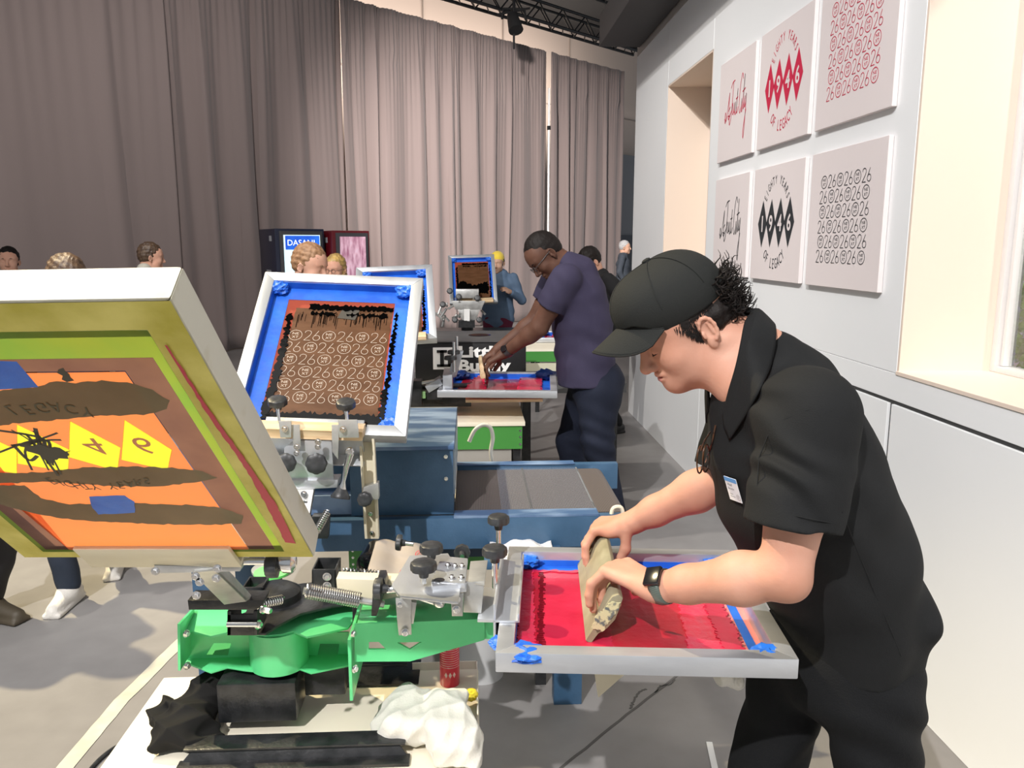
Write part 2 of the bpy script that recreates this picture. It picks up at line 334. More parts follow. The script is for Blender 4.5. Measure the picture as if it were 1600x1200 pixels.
# ---- right wall, a set flat with two deep window openings and panel joints
wallw = mat('wall_white', (.85, .86, .865), .55, col2=(.87, .875, .88), scale=1.5)
gapm = mat('panel_gap', (.10, .10, .10), .8)
creamw = mat('reveal_cream', (.80, .665, .56), .6)
XW = 1.55; ZS = 1.158; ZT = 2.84; ZTOP = 3.42
mb = MB()
for (y0, y1, z0, z1) in [(-3, 7.6, 0, ZS-.001), (-3, 7.6, ZT, ZTOP), (6.40, 7.6, ZS, ZT), (2.78, 5.23, ZS, ZT), (-3, 1.62, ZS, ZT)]: mb.bx(XW+.012, XW+.44, y0, y1, z0, z1)
struct(mb.build('wall_right', gapm))
mb = MB(); g = .003
for (y0, y1, z0, z1) in [(6.40, 7.6, 1.1585, ZTOP-.10), (5.23, 6.40, ZT+.001, ZTOP-.10), (2.78, 5.23, 1.1585, ZTOP-.10), (-3, 2.78, ZT, ZTOP-.10), (-3, 1.62, 1.1585, ZT), 
    (-3, 7.6, 1.055, ZS), (5.23, 7.6, 0.0, 1.045), (2.82, 5.23, 0, 1.045), (.6, 2.80, 0, 1.045), (-3, .6, 0, 1.045)]:
    mb.bx(XW, XW+.012, y0+g, y1-g, z0+(g if 0 < z0 < 1.1 else .0005 if z0 else 0), z1-(g if z1 < 1.1 else .0005))
struct(mb.build('trim_4', wallw, bevel=.0015, seg=1))
struct(MB().bx(XW+.002, XW+.44, 7.6, 7.63, 0, ZTOP).build('trim_5', wallw))
capm = mat('wall_cap_grey', (.42, .39, .36), .6)
mb = MB(); mb.bx(XW-.004, XW+.46, -3, 7.6, ZTOP-.10, ZTOP+.03); struct(mb.build('trim_6', capm))
# reveal linings and windows
def opening(y0, y1, idx, pane_m, framed):
    mb = MB()
    for (a, b, c, d, e, f) in [(XW+.001, XW+.40, y1-.012, y1+.002, ZS, ZT), (XW+.001, XW+.40, y0-.002, y0+.012, ZS, ZT), (XW+.001, XW+.40, y0, y1, ZT-.012, ZT+.002), (XW-.004, XW+.40, y0, y1, ZS-.004, ZS+.01)]: mb.bx(a, b, c, d, e, f)
    struct(mb.build('trim_%d' % (6+idx), creamw, bevel=.001, seg=1))
    root = bpy.data.objects.new('window_%d' % idx, None); COL.objects.link(root); root.location = (XW+.38, (y0+y1)/2, ZS); bpy.context.view_layer.update(); struct(root)
    fm = mat('window_frame_white', (.74, .72, .71), .4); mb = MB(); t = .028
    x0, x1 = XW+.34, XW+.40; a, b = y0+.012, y1-.012; za, zb = ZS+.01, ZT-.012
    for q in [(x0, x1, a, a+t, za, zb), (x0, x1, b-t, b, za, zb), (x0, x1, a+t+.0005, b-t-.0005, za, za+t*.8), (x0, x1, a+t+.0005, b-t-.0005, zb-t, zb)]: mb.bx(*q)
    if framed:
        for q in [(x0+.015, x1-.012, b-t-.022, b-t-.004, za+t*.8+.001, zb-t-.001), (x0+.015, x1-.012, a+t+.004, a+t+.022, za+t*.8+.001, zb-t-.001)]: mb.bx(*q)
    mb.build('window_frame', fm, root, bevel=.003)
    pane = MB().bx(x0+.03, x0+.036, a+t*.9, b-t*.9, za+t*.7, zb-t*.9).build('pane', pane_m, root)
    return root
glass = mat('window_glass', (.95, 1, .98), .02, trans=1, alpha=.25)
frost = mat('frosted_glass', (.9, .82, .68), .5, col2=(.84, .72, .58), scale=5, detail=6, mix=(.5, .6))
opening(5.23, 6.40, 1, frost, False); opening(1.62, 2.78, 2, glass, True)
# greenery planted behind the near window
def leaves(name, c, r, n, m, size, parent=None, stretch=(1, 1, 1)):
    rs = random.Random(5); vs = []; fs = []
    for i in range(n):
        d = Vector((rs.gauss(0, 1), rs.gauss(0, 1), rs.gauss(0, 1))).normalized()*(rs.random()**.4)*r
        p = Vector(c)+Vector((d.x*stretch[0], d.y*stretch[1], d.z*stretch[2]))
        a = Vector((rs.gauss(0, 1), rs.gauss(0, 1), rs.gauss(0, .6))).normalized()*size*rs.uniform(.6, 1.2); b = a.orthogonal().normalized()*size*.32; nrm = a.cross(b).normalized()*size*.1
        k = len(vs); vs += [p-a*.5, p+b+nrm, p+a*.5, p-b+nrm, p-nrm*.5]; fs += [(k, k+1, k+4), (k+1, k+2, k+4), (k+2, k+3, k+4), (k+3, k, k+4)]
    mb = MB(); mb.add(vs, fs); return mb.build(name, m, parent)
leaf_m = mat('leaf_green', (.10, .26, .04), .45, col2=(.25, .42, .08), scale=4)
bsh = thing('leafy_shrub', 'leafy green shrub seen outside the near window', 'shrub', (2.75, 3.3, 0))
MB().tube([(2.75, 3.3, 0), (2.77, 3.32, .6), (2.72, 3.3, 1.2)], [.04, .03, .02], 8).build('stem', mat('bark', (.12, .08, .05), .8), bsh, smooth=True)
leaves('foliage', (2.75, 3.3, 1.35), .62, 2600, leaf_m, .085, bsh, (.7, 1.2, 1.1))
lamp('shrub_sun_spot', 'SPOT', (3.6, .8, 4.5), (2.7, 3.3, 1.3), 500, (1, .97, .85), .1, 60, .5)  # spot standing in for sunlight on the shrub outside
# ---- dark soffit beam hung along the top of the set wall
struct(MB().bx(1.17, 1.535, -3, 7.45, 3.365, 3.62).build('trim_9', mat('soffit_charcoal', (.035, .036, .038), .6), bevel=.003))
# ---- far end: drape line, back wall, ceiling
D = Vector((math.sin(R(46.6)), math.cos(R(46.6)), 0)); NB = Vector((-D.y, D.x, 0)); B0 = Vector((-3.66, 12.549, 0))
def DP(s, off, z): return B0+D*s+NB*off+Vector((0, 0, z))
beige = mat('hall_wall_beige', (.52, .43, .38), .7)
bw = MB(); bw.add([DP(-13, 2.5, 0), DP(22, 2.5, 0), DP(22, 2.5, 8.4), DP(-13, 2.5, 8.4)], [(0, 1, 2, 3)]); struct(bw.build('wall_back', beige, solid=.1))
mb = MB()
for s_ in (-1, 1.2, 3.6, 6, 8.5, 11): mb.box(DP(s_, 2.43, 4.3), (.025, .02, 8.2), Euler((0, 0, math.atan2(D.y, D.x))))
mb.box(DP(4, 2.43, 5.2), (30, .02, .03), Euler((0, 0, math.atan2(D.y, D.x))))
struct(mb.build('trim_10', mat('wall_seam', (.3, .25, .22), .7)))
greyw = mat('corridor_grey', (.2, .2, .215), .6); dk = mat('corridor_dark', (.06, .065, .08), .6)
RZ = Euler((0, 0, math.atan2(D.y, D.x)))
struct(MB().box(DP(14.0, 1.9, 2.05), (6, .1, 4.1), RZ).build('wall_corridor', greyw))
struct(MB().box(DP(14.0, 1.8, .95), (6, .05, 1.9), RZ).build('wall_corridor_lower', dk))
q = DP(10.95, 1.7, 3.55)
tag(MB().box(q, (.28, .06, .06), RZ).build('corridor_light', mat('lamp_glow', (.8, .9, 1), .4, emit=6)), 'small bright white light high in the grey corridor beyond the drape', 'light')
ceil = mat('ceiling_black', (.006, .006, .007), .8)
struct(MB().bx(-16, 10, -6, 32, 7.12, 7.3).build('ceiling', ceil))
# truss
def truss(name, s0, s1, off, z, lab):
    root = thing(name, lab, 'truss', DP(0, off, z)); tm = mat('truss_black', (.008, .008, .009), .5); hh = .36; ww = .3
    mb = MB()
    for a, b in ((0, 0), (ww, 0), (0, hh), (ww, hh)): mb.tube([DP(s0, off+a, z+b), DP(s1, off+a, z+b)], .032, 8)
    mb.build('chord', tm, root)
    mb = MB(); n = int((s1-s0)/.36)
    for i in range(n):
        a = s0+(s1-s0)*i/n; b = s0+(s1-s0)*(i+1)/n
        z0, z1 = (z, z+hh) if i % 2 else (z+hh, z)
        mb.tube([DP(a, off, z0), DP(b, off, z1)], .016, 6); mb.tube([DP(a, off+ww, z1), DP(b, off+ww, z0)], .016, 6); mb.tube([DP(a, off, z), DP(b, off+ww, z)], .013, 6)
    mb.build('lattice', tm, root); return root
truss('lighting_truss', -3, 10.0, -.6, 5.95, 'black box lighting truss running above the top edge of the drape')
truss('lighting_truss', -3, 9.2, -1.5, 6.45, 'black lighting truss hung nearer and higher, deep in the dark ceiling')
fx = W(803, 32, Y=15.7)
st = thing('stage_light', 'small black stage light hanging under the truss above the drape', 'stage light', fx)
MB().lathe(fx+Vector((0, 0, -.02)), (.2, -.5, -1), [(.1, -.16), (.12, 0), (.14, .2), (.1, .2)], 14).build('lamp_body', ceil, st, smooth=True)
mb = MB(); mb.tube([fx+Vector((0, 0, .55)), fx+Vector((0, 0, .15))], .03, 6); mb.tube([fx+Vector((-.22, 0, .02)), fx+Vector((-.2, 0, .2)), fx+Vector((.2, 0, .2)), fx+Vector((.22, 0, .02))], .025, 6); mb.tube([fx+Vector((-.3, 0, .1)), fx+Vector((.3, 0, .22))], .02, 6); mb.build('yoke', ceil, st)
mb = MB(); mb.tube([fx+Vector((0, 0, -.1)), fx+Vector((0, 0, -.5))], .02, 6); mb.build('safety_cable', ceil, st)
# drape panels
drape = mat('drape_fabric', (.285, .228, .215), .85, sheen=.25, bump=.001, bscale=60)
def drape_panel(s0, s1, seed, label, period=.2, amp=.085, gathered=1.0, curl=0):
    rs = random.Random(seed); n = max(40, int((s1-s0)/.022)); H = 5.62; rows = 26
    ph = [0]; x = 0
    while x < (s1-s0)+1: d = period*rs.uniform(.55, 1.6); x += d; ph.append(x)
    am = [rs.uniform(.35, 1.25) for _ in ph]; tl = [rs.uniform(-.10, .10) for _ in ph]; ff = [rs.choice((1, 1, 1, .25)) for _ in ph]
    import bisect
    def fn(u, v):
        s_ = u*(s1-s0); z = v*H
        i = min(bisect.bisect_right(ph, s_)-1, len(ph)-2); t = (s_-ph[i])/(ph[i+1]-ph[i])
        g = .35+.65*min(1, (1-v)*4) ; am_ = am[i]*(ff[i] if v < .85 else 1)*g
        shp = math.sin(math.pi*t)**1.3 if i % 2 else -math.sin(math.pi*t)**1.3*.9
        small = math.sin(s_*2*math.pi/(period*.42)+i)*.018*(v**3)+math.sin(s_*5+z*.8+seed)*.02*(1-v)
        off = amp*am_*shp+small*1.0
        sway = (tl[i]*(1-t)+tl[i+1]*t)*(1-v)*.7+.05*math.sin(z*.6+i*.7)*(1-v)
        ends = min(1, s_/.12, (s1-s0-s_)/.12)
        return DP(s0+s_+sway*max(0, ends), off+(.05 if seed % 2 else -.05)*(1-max(0, ends)), .015+z)
    o = MB().grid(fn, n, rows).build('stage_curtain', drape, smooth=True); me = o.data
    md = o.modifiers.new('solid', 'SOLIDIFY'); md.thickness = .004
    tag(o, label, 'curtain', 'stage drape panels'); return o
for a in [(-6.0, -3.3, 1, 'brown-grey drape panel at the far left edge of the picture', .55, .06),
          (-3.36, -.82, 2, 'brown-grey drape panel behind the two men at left, with wide soft folds', .5, .07),
          (-.90, 2.20, 3, 'brown-grey drape panel behind the vending machines and the blond man', .26, .09),
          (2.12, 4.62, 4, 'brown-grey pleated drape panel behind the raised screen with the yellow-capped person, left of it', .2, .09),
          (4.54, 7.35, 5, 'brown-grey pleated drape panel directly behind the head of the man in purple', .19, .09),
          (7.40, 10.05, 6, 'brown-grey pleated drape panel at the right end, nearest the white wall', .17, .09)]: drape_panel(*a)
pp = thing('drape_upright', 'thin white upright pole showing in the slit between two drape panels', 'pole', DP(7.375, -.02, 0))
MB().cyl(DP(7.375, -.02, 0), DP(7.375, -.02, 4.9), .024).build('pole', mat('pole_white', (.95, .95, .92), .4), pp, smooth=True)
MB().cyl(DP(7.375, -.02, 4.05), DP(7.375, -.02, 4.13), .04).build('collar', ceil, pp, smooth=True)
# ---- posters
pinkb = mat('poster_board_blush', (.80, .72, .71), .6); pedge = mat('poster_edge', (.7, .68, .66), .6)
cr = mat('crimson_print', (.62, .018, .07), .5); bk = mat('charcoal_print', (.02, .026, .03), .5)
def poster(y_far, y_near, z0, z1, style, m, label, cut=0):
    wd = y_far-y_near; ht = z1-z0
    # local: x to the viewer's right (towards -Y), y up, z out of the wall (towards -X)
    M = Matrix(((0, 0, -1, XW-.001), (-1, 0, 0, (y_far+y_near)/2), (0, 1, 0, (z0+z1)/2), (0, 0, 0, 1)))
    root = thing('wall_poster', label, 'poster', M=M, group='printed boards on the white wall')
    local(MB().bx(-wd/2, wd/2, -ht/2, ht/2, .001, .020).build('board', pinkb, bevel=.0015, seg=1), root)
    mb = MB(); fg = MB(); z = .0212
    if style == 'sig': signature(mb, 0, 0, wd*.56, .0065, z)
    elif style == 'emb': emblem(mb, fg, 0, .0, wd*.72, z)
    else:
        pattern26(mb, -wd*.34, wd*.34, -ht*.33, ht*.33, 6, z, .0032)
    local(mb.build('printed_design', m), root)
    if fg.v: local(fg.build('printed_numerals', pinkb), root)
    return root
cY = [(4.99, 4.385), (4.305, 3.655), (3.58, 2.925)]
rZ = [(2.115, 2.69), (1.443, 2.015)]
poster(*cY[0], *rZ[0], 'sig', cr, 'upper left blush board with a crimson handwritten script')
poster(*cY[1], *rZ[0], 'emb', cr, 'upper middle blush board with four crimson 1946 lozenges')
poster(cY[2][0], cY[2][1], 2.115, 2.72, 'pat', cr, 'upper right blush board with rows of crimson 26 numerals')
poster(*cY[0], *rZ[1], 'sig', bk, 'lower left blush board with a black handwritten script')
poster(*cY[1], *rZ[1], 'emb', bk, 'lower middle blush board with four black 1946 lozenges')
poster(*cY[2], *rZ[1], 'pat', bk, 'lower right blush board with rows of black 26 numerals')
# ---- vending machines
def vending(px0, px1, Y, top, body_m, side_t, screen, label, brand):
    a = W(px0, top, Y=Y); b = W(px1, top, Y=Y); wd = (b-a).length*1.13; M = Matrix.Translation((a.x, Y, 0)) @ Matrix.Rotation(R(29), 4, 'Z'); Ht = a.z
    root = thing('vending_machine', label, 'vending machine', M=M)
    local(MB().bx(0, wd, .03, .8, .02, Ht).build('cabinet', body_m, bevel=.01), root)
    local(MB().bx(.05, wd-.03, .0, .03, .1, Ht-.03).build('door_frame', mat('vending_frame', (.05, .05, .055), .4), bevel=.006), root)
    local(screen(wd, Ht).build('display_window', brand[0]), root)
    if brand[1]:
        mb = MB(); mb.bx(.12, wd-.08, -.012, -.006, Ht-.27, Ht-.09); local(mb.build('display_header', brand[2]), root)
        mb = MB(); put_text(mb, brand[1], 0, 0, .075, width=.36); mb.xf(Matrix.Translation((wd*.5, -.014, Ht-.18)) @ Matrix.Rotation(R(90), 4, 'X')); local(mb.build('display_lettering', mat('vend_white', (.9, .95, 1), .5, emit=1.0)), root)
    mb = MB(); mb.bx(-.004, .002, .2, .3, Ht-.16, Ht-.09); mb.bx(-.004, .002, .3, .5, Ht-.60, Ht-.54); local(mb.build('side_label', mat('label_grey', (.4, .42, .45), .5)), root)
    if side_t:
        mb = MB(); put_text(mb, side_t, 0, 0, .24, width=.19); mb.xf(Matrix.Translation((-.003, .42, Ht-.82)) @ Matrix.Rotation(R(-90), 4, 'Z') @ Matrix.Rotation(R(90), 4, 'X')); local(mb.build('side_numeral', mat('label_pale', (.6, .62, .65), .5)), root)
    return root
scr = lambda wd, Ht: MB().bx(.1, wd-.07, -.006, .0, .55, Ht-.08)
vending(430, 501, 10.6, 357, mat('vend_navy', (.01, .015, .04), .35), '7', scr, 'dark navy vending machine with a blue and pale cyan lit front', (mat('display_cyan', (.62, .9, .95), .4, col2=(.75, .95, 1), scale=2, emit=.75), 'DASANI', mat('display_blue', (.01, .06, .5), .4, col2=(.02, .15, .7), scale=4, emit=.8)))
vm = vending(519, 575, 10.8, 360, mat('vend_red', (.12, .004, .01), .35), None, scr, 'dark red vending machine with a glass front of pink bottles, right of the navy one', (mat('display_pink', (.75, .5, .6), .3, col2=(.35, .12, .2), scale=6, stretch=(3, 1, .8), emit=.45), None, None))
# ================================================================== smooth bodies: distance fields turned into one continuous mesh
def V3(p): return np.array(tuple(p), dtype=np.float32)
def cap(a, b, ra, rb, k=.02, sq=None):
    a, b = V3(a), V3(b)
    def f(P):
        ba = b-a; pa = P-a; h = np.clip((pa@ba)/max(float(ba@ba), 1e-9), 0, 1); q = pa-h[:, None]*ba
        if sq is not None:      # flattened section: (axis, factor)
            ax, fac = V3(sq[0]), sq[1]; c = q@ax; q = q+np.outer(c*(fac-1), ax); 
        return np.sqrt((q*q).sum(1))-(ra+(rb-ra)*h)
    r = max(ra, rb); f.lo = np.minimum(a, b)-r; f.hi = np.maximum(a, b)+r; f.k = k; f.op = 1; return f
def ell(c, r, rot=None, k=.02, op=1):
    c = V3(c); r = np.array(r, dtype=np.float32); M = np.array(rot, dtype=np.float32) if rot is not None else None   # rows of M: axes
    def f(P):
        q = P-c
        if M is not None: q = q@M.T
        k0 = np.sqrt(((q/r)**2).sum(1)); k1 = np.sqrt(((q/(r*r))**2).sum(1)); return k0*(k0-1)/np.maximum(k1, 1e-6)
    m = float(r.max()); f.lo = c-m; f.hi = c+m; f.k = k; f.op = op; return f
def rbox(c, h, rad, rot=None, k=.02, op=1):
    c = V3(c); h = np.array(h, dtype=np.float32); M = np.array(rot, dtype=np.float32) if rot is not None else None
    def f(P):
        q = P-c
        if M is not None: q = q@M.T
        q = np.abs(q)-(h-rad); return np.sqrt((np.maximum(q, 0)**2).sum(1))+np.minimum(q.max(1), 0)-rad
    m = float(np.linalg.norm(h)); f.lo = c-m; f.hi = c+m; f.k = k; f.op = op; return f
def chain(pts, rs, k=.02, sq=None): return [cap(pts[i], pts[i+1], rs[i], rs[i+1], k, sq) for i in range(len(pts)-1)]
def field(prims, P, disp=None):
    d = None
    for f in prims:
        g = f(P)
        if f.op == -1:
            k = f.k; h = np.maximum(k-np.abs(-g-d), 0)/k; d = np.maximum(d, -g)+h*h*k*.25
        elif d is None: d = g
        else:
            k = f.k
            h = np.maximum(k-np.abs(d-g), 0)/k; d = np.minimum(d, g)-h*h*k*.25
    if disp is not None: d = d+disp(P)
    return d
def flatcut(prims, z0):      # the same body cut level where it rests on a surface
    base = list(prims)
    def f(P): return np.maximum(field(base, P), z0-P[:, 2])
    f.lo = np.min([b.lo for b in base], 0); f.hi = np.max([b.hi for b in base], 0); f.k = .01; f.op = 1; return [f]
def sdf_mesh(prims, vox, disp=None, clip=None, pad=.03):
    lo = np.min([f.lo for f in prims if f.op == 1], 0)-pad; hi = np.max([f.hi for f in prims if f.op == 1], 0)+pad
    if clip is not None: lo = np.maximum(lo, clip[0]); hi = np.minimum(hi, clip[1])
    B = 8; nb = np.ceil((hi-lo)/(vox*B)).astype(int); n = nb*B+1
    G = np.full(tuple(n), 1., dtype=np.float32)
    bi = np.stack(np.meshgrid(*[np.arange(x) for x in nb], indexing='ij'), -1).reshape(-1, 3)
    cen = (lo+(bi*B+B/2)*vox).astype(np.float32); dc = field(prims, cen, disp)
    keep = np.abs(dc) < vox*B*.87*1.6+.012
    loc = np.stack(np.meshgrid(*[np.arange(B+1)]*3, indexing='ij'), -1).reshape(-1, 3)
    for b_ in bi[~keep & (dc < 0)]: G[b_[0]*B:b_[0]*B+B+1, b_[1]*B:b_[1]*B+B+1, b_[2]*B:b_[2]*B+B+1] = -1
    kb = bi[keep]; CH = 400
    for i in range(0, len(kb), CH):
        idx = (kb[i:i+CH, None, :]*B+loc[None]).reshape(-1, 3); P = (lo+idx*vox).astype(np.float32)
        G[idx[:, 0], idx[:, 1], idx[:, 2]] = field(prims, P, disp)
    ins = G < 0
    c = np.zeros(tuple(n-1), dtype=np.uint8)
    for dx in (0, 1):
        for dy in (0, 1):
            for dz in (0, 1): c += ins[dx:n[0]-1+dx, dy:n[1]-1+dy, dz:n[2]-1+dz]
    act = np.argwhere((c > 0) & (c < 8))
    vid = np.full(tuple(n-1), -1, dtype=np.int32); vid[act[:, 0], act[:, 1], act[:, 2]] = np.arange(len(act))
    acc = np.zeros((len(act), 3), dtype=np.float32); cnt = np.zeros(len(act), dtype=np.float32)
    cor = [(x, y, z) for x in (0, 1) for y in (0, 1) for z in (0, 1)]
    for a in cor:
        for ax in range(3):
            if a[ax]: continue
            b = list(a); b[ax] = 1
            ga = G[act[:, 0]+a[0], act[:, 1]+a[1], act[:, 2]+a[2]]; gb = G[act[:, 0]+b[0], act[:, 1]+b[1], act[:, 2]+b[2]]
            m = (ga < 0) != (gb < 0); t = np.where(m, ga/np.where(np.abs(ga-gb) < 1e-9, 1, ga-gb), 0)
            p = np.array(a, dtype=np.float32)[None]+np.zeros((len(act), 3), dtype=np.float32); p[:, ax] += t
            acc += p*m[:, None]; cnt += m
    V = lo+(act+acc/np.maximum(cnt, 1)[:, None])*vox
    F = []
    for ax in range(3):
        u, v = (ax+1) % 3, (ax+2) % 3
        s0 = [slice(None)]*3; s1 = [slice(None)]*3; s0[ax] = slice(0, -1); s1[ax] = slice(1, None)
        e = np.argwhere(ins[tuple(s0)] != ins[tuple(s1)])
        e = e[(e[:, u] > 0) & (e[:, v] > 0) & (e[:, u] < n[u]-1) & (e[:, v] < n[v]-1)]
        fl = ins[e[:, 0], e[:, 1], e[:, 2]]
        q = []
        for du, dv in ((0, 0), (-1, 0), (-1, -1), (0, -1)):
            k_ = e.copy(); k_[:, u] += du; k_[:, v] += dv; q.append(vid[k_[:, 0], k_[:, 1], k_[:, 2]])
        q = np.stack(q, 1); q[fl] = q[fl][:, ::-1]; q = q[(q >= 0).all(1)]; F.append(q[:, ::-1])
    return V, np.concatenate(F)
def sdf_obj(name, m, parent, groups):
    """groups: list of (prims, voxel, disp) polygonised at their own fineness and joined in ONE mesh"""
    Vs = []; Fs = []; n = 0
    for g in groups:
        V, F = sdf_mesh(g[0], g[1], g[2] if len(g) > 2 else None, g[3] if len(g) > 3 else None); Vs.append(V); Fs.append(F+n); n += len(V)
    V = np.concatenate(Vs); F = np.concatenate(Fs)
    me = bpy.data.meshes.new(name); me.vertices.add(len(V)); me.vertices.foreach_set('co', V.astype(np.float32).ravel())
    me.loops.add(len(F)*4); me.loops.foreach_set('vertex_index', F.astype(np.int32).ravel())
    me.polygons.add(len(F)); me.polygons.foreach_set('loop_start', np.arange(len(F), dtype=np.int32)*4); me.update(calc_edges=True)
    me.polygons.foreach_set('use_smooth', np.ones(len(F), dtype=bool))
    me.materials.append(m); o = bpy.data.objects.new(name, me); COL.objects.link(o)
    if parent is not None: o.parent = parent; o.matrix_parent_inverse = parent.matrix_world.inverted()
    return o
# ================================================================== screens
class Plane:
    def __init__(s, p0, px, py, off=0):
        p0, px, py = Vector(p0), Vector(px), Vector(py); s.w = (px-p0).length; s.l = (py-p0).length
        s.y = (py-p0).normalized(); x = (px-p0); x = (x-s.y*x.dot(s.y)).normalized(); s.x = x; s.z = x.cross(s.y).normalized(); s.o = p0+s.z*off
        s.M = Matrix(((x.x, s.y.x, s.z.x, s.o.x), (x.y, s.y.y, s.z.y, s.o.y), (x.z, s.y.z, s.z.z, s.o.z), (0, 0, 0, 1)))
    def uv(s, px, py, z=0):
        d = ray(px, py); o = s.o+s.z*z; t = (o-Vector((0, 0, EYE))).dot(s.z)/d.dot(s.z); q = Vector((0, 0, EYE))+d*t-s.o; return (q.dot(s.x), q.dot(s.y))
def frame_ring(w_, l, t, b, ch=.003):
    mb = MB()
    for (a0, a1, b0, b1) in [((0, 0), (w_, 0), (b, b), (w_-b, b)), ((w_, 0), (w_, l), (w_-b, b), (w_-b, l-b)), ((w_, l), (0, l), (w_-b, l-b), (b, l-b)), ((0, l), (0, 0), (b, l-b), (b, b))]:
        g = .0004; mb.prism([(a0[0], a0[1], 0), (a1[0], a1[1], 0), (b1[0], b1[1], 0), (b0[0], b0[1], 0)], (0, 0, t))
    return mb
def rough_poly(pts, jit=.004, step=.008, seed=1, z=0, h=.0008):
    rs = random.Random(seed); out = []
    n = len(pts)
    for i in range(n):
        a = Vector(pts[i]); b = Vector(pts[(i+1) % n]); L_ = (b-a).length; k = max(1, int(L_/step)); nrm = Vector((-(b-a).y, (b-a).x)).normalized()
        for j in range(k): p = a.lerp(b, j/k)+nrm*rs.uniform(-jit, jit)*(1 if j else .3); out.append((p.x, p.y, z))
    return MB().prism(out, (0, 0, h))
def crumple(c, r, seed=1, sx=1, sy=1, sz=.5):
    rs = random.Random(seed); c = Vector(c); bm = bmesh.new(); bmesh.ops.create_icosphere(bm, subdivisions=3, radius=1)
    ph = [Vector((rs.uniform(-1, 1), rs.uniform(-1, 1), rs.uniform(-1, 1))).normalized() for _ in range(10)]
    vs = []
    for v in bm.verts:
        q = v.co.normalized(); d = 1
        for i, p in enumerate(ph): d += .16*abs(math.sin(q.dot(p)*(3+i*.7)+i))-.08
        vs.append(c+Vector((q.x*r*sx, q.y*r*sy, q.z*r*sz))*d)
    fs = [tuple(v.index for v in f.verts) for f in bm.faces]; bm.free(); return MB().add(vs, fs)
def tape_lining(pl, w_, l, t, b, band=.045, parent=None, z=.002, sides='NESW', m=None):
    mb = MB(); i0, i1, j0, j1 = b, w_-b, b, l-b; th = .0012; hz = t*.78
    if 'W' in sides: mb.bx(i0, i0+th, j0, j1, 0, hz); mb.prism([(i0, j0, z), (i0+band, j0+band, z), (i0+band, j1-band, z), (i0, j1, z)], (0, 0, .0004))
    if 'E' in sides: mb.bx(i1-th, i1, j0, j1, 0, hz); mb.prism([(i1, j0, z), (i1, j1, z), (i1-band, j1-band, z), (i1-band, j0+band, z)], (0, 0, .0004))
    if 'S' in sides: mb.bx(i0, i1, j0, j0+th, 0, hz); mb.prism([(i0, j0, z), (i1, j0, z), (i1-band, j0+band, z), (i0+band, j0+band, z)], (0, 0, .0004))
    if 'N' in sides: mb.bx(i0, i1, j1-th, j1, 0, hz); mb.prism([(i0, j1, z), (i0+band, j1-band, z), (i1-band, j1-band, z), (i1, j1, z)], (0, 0, .0004))
    return local(mb.build('masking_tape', m or tape_m), parent)
coral = mat('screen_mesh_coral', (.78, .22, .13), .6, transl=.75, wave=('X', 300, (.72, .19, .11)))
brown = mat('inked_mesh_brown', (.20, .09, .04), .35, transl=.6, col2=(.28, .135, .065), scale=9, stretch=(1, 3, 1))
faint = mat('open_stencil', (.46, .38, .31), .6)
def black_screen(name, label, pl, pattern=True, t=.038, b=.036, group=None, simple=False):
    root = thing(name, label, 'screen frame', M=pl.M, group=group); w_, l = pl.w, pl.l
    local(frame_ring(w_, l, t, b).build('aluminium_frame', alu, bevel=.002, seg=2), root)
    local(MB().bx(b-.01, w_-b+.01, b-.01, l-b+.01, .0, .0012).build('mesh', coral), root)
    tb_ = .03 if simple else .05; tape_lining(pl, w_, l, t, b, tb_, root)
    k = b+tb_
    local(rough_poly([(k+.022, k+.0), (w_-k-.005, k-.005), (w_-k-.005, l-k-.03), (k+.03, l-k-.035)], .002, .01, 3, .0015, .0008).build('ink_stained_area', brown), root)
    mb = MB()
    for (pts, s_, j) in [([(k+.0, k+.0), (k+.028, k-.01), (k+.03, l*.45), (k+.022, l-k-.06), (k+.008, l-k-.07), (k+.012, l*.45)], 4, .006),
        ([(k+.07, l-k-.02), (w_-k, l-k-.02), (w_-k-.004, l-k-.038), (k+.07, l-k-.04)], 5, .005),
        ([(w_-k-.005, k), (w_-k+.014, k-.012), (w_-k+.016, l*.5), (w_-k+.012, l-k-.04), (w_-k+.005, l-k-.05), (w_-k+.004, l*.4)], 6, .006),
        ([(k+.02, k+.008), (w_-k, k+.004), (w_-k+.02, k-.03), (k-.02, k-.03)], 7, .007),
        ([(k+.08, l-k-.052), (k+.16, l-k-.05), (k+.16, l-k-.066), (k+.08, l-k-.062)], 8, .008),
        ([(w_-k-.15, l-k-.055), (w_-k-.02, l-k-.05), (w_-k-.02, l-k-.068), (w_-k-.15, l-k-.062)], 9, .008)]:
        q = rough_poly(pts, j, .006, s_, .0025, .0028); mb.add(q.v, q.f)
    rs = random.Random(3)
    for i in range(60 if not simple else 10):       # drips and streaks drawn out of the wet edge
        x = rs.uniform(k+.04, w_-k-.01); y = l-k-.045-rs.random()*.02; L_ = rs.uniform(.01, .06); mb.bx(x, x+rs.uniform(.0006, .002), y-L_, y, .0028, .0034)
    local(mb.build('wet_black_ink', ink_k), root)
    for i, (x, y) in enumerate([(b+.012, l-b-.012), (w_-b-.02, l-b-.008), (w_-b-.01, b+.01)]):
        local(crumple((x, y, t*.55), .022, 11+i, 1.2, 1, .6).build('crumpled_tape', tape_m, smooth=False), root)
    if pattern:
        mb = MB(); mb.prism([(w_*.49, l*.745, .0032), (w_*.60, l*.735, .0032), (w_*.62, l*.80, .0032), (w_*.52, l*.825, .0032)], (0, 0, .0005)); 
        local(mb.build('dark_tape_patch', mat('patch_dark', (.03, .025, .02), .5)), root)
    return root
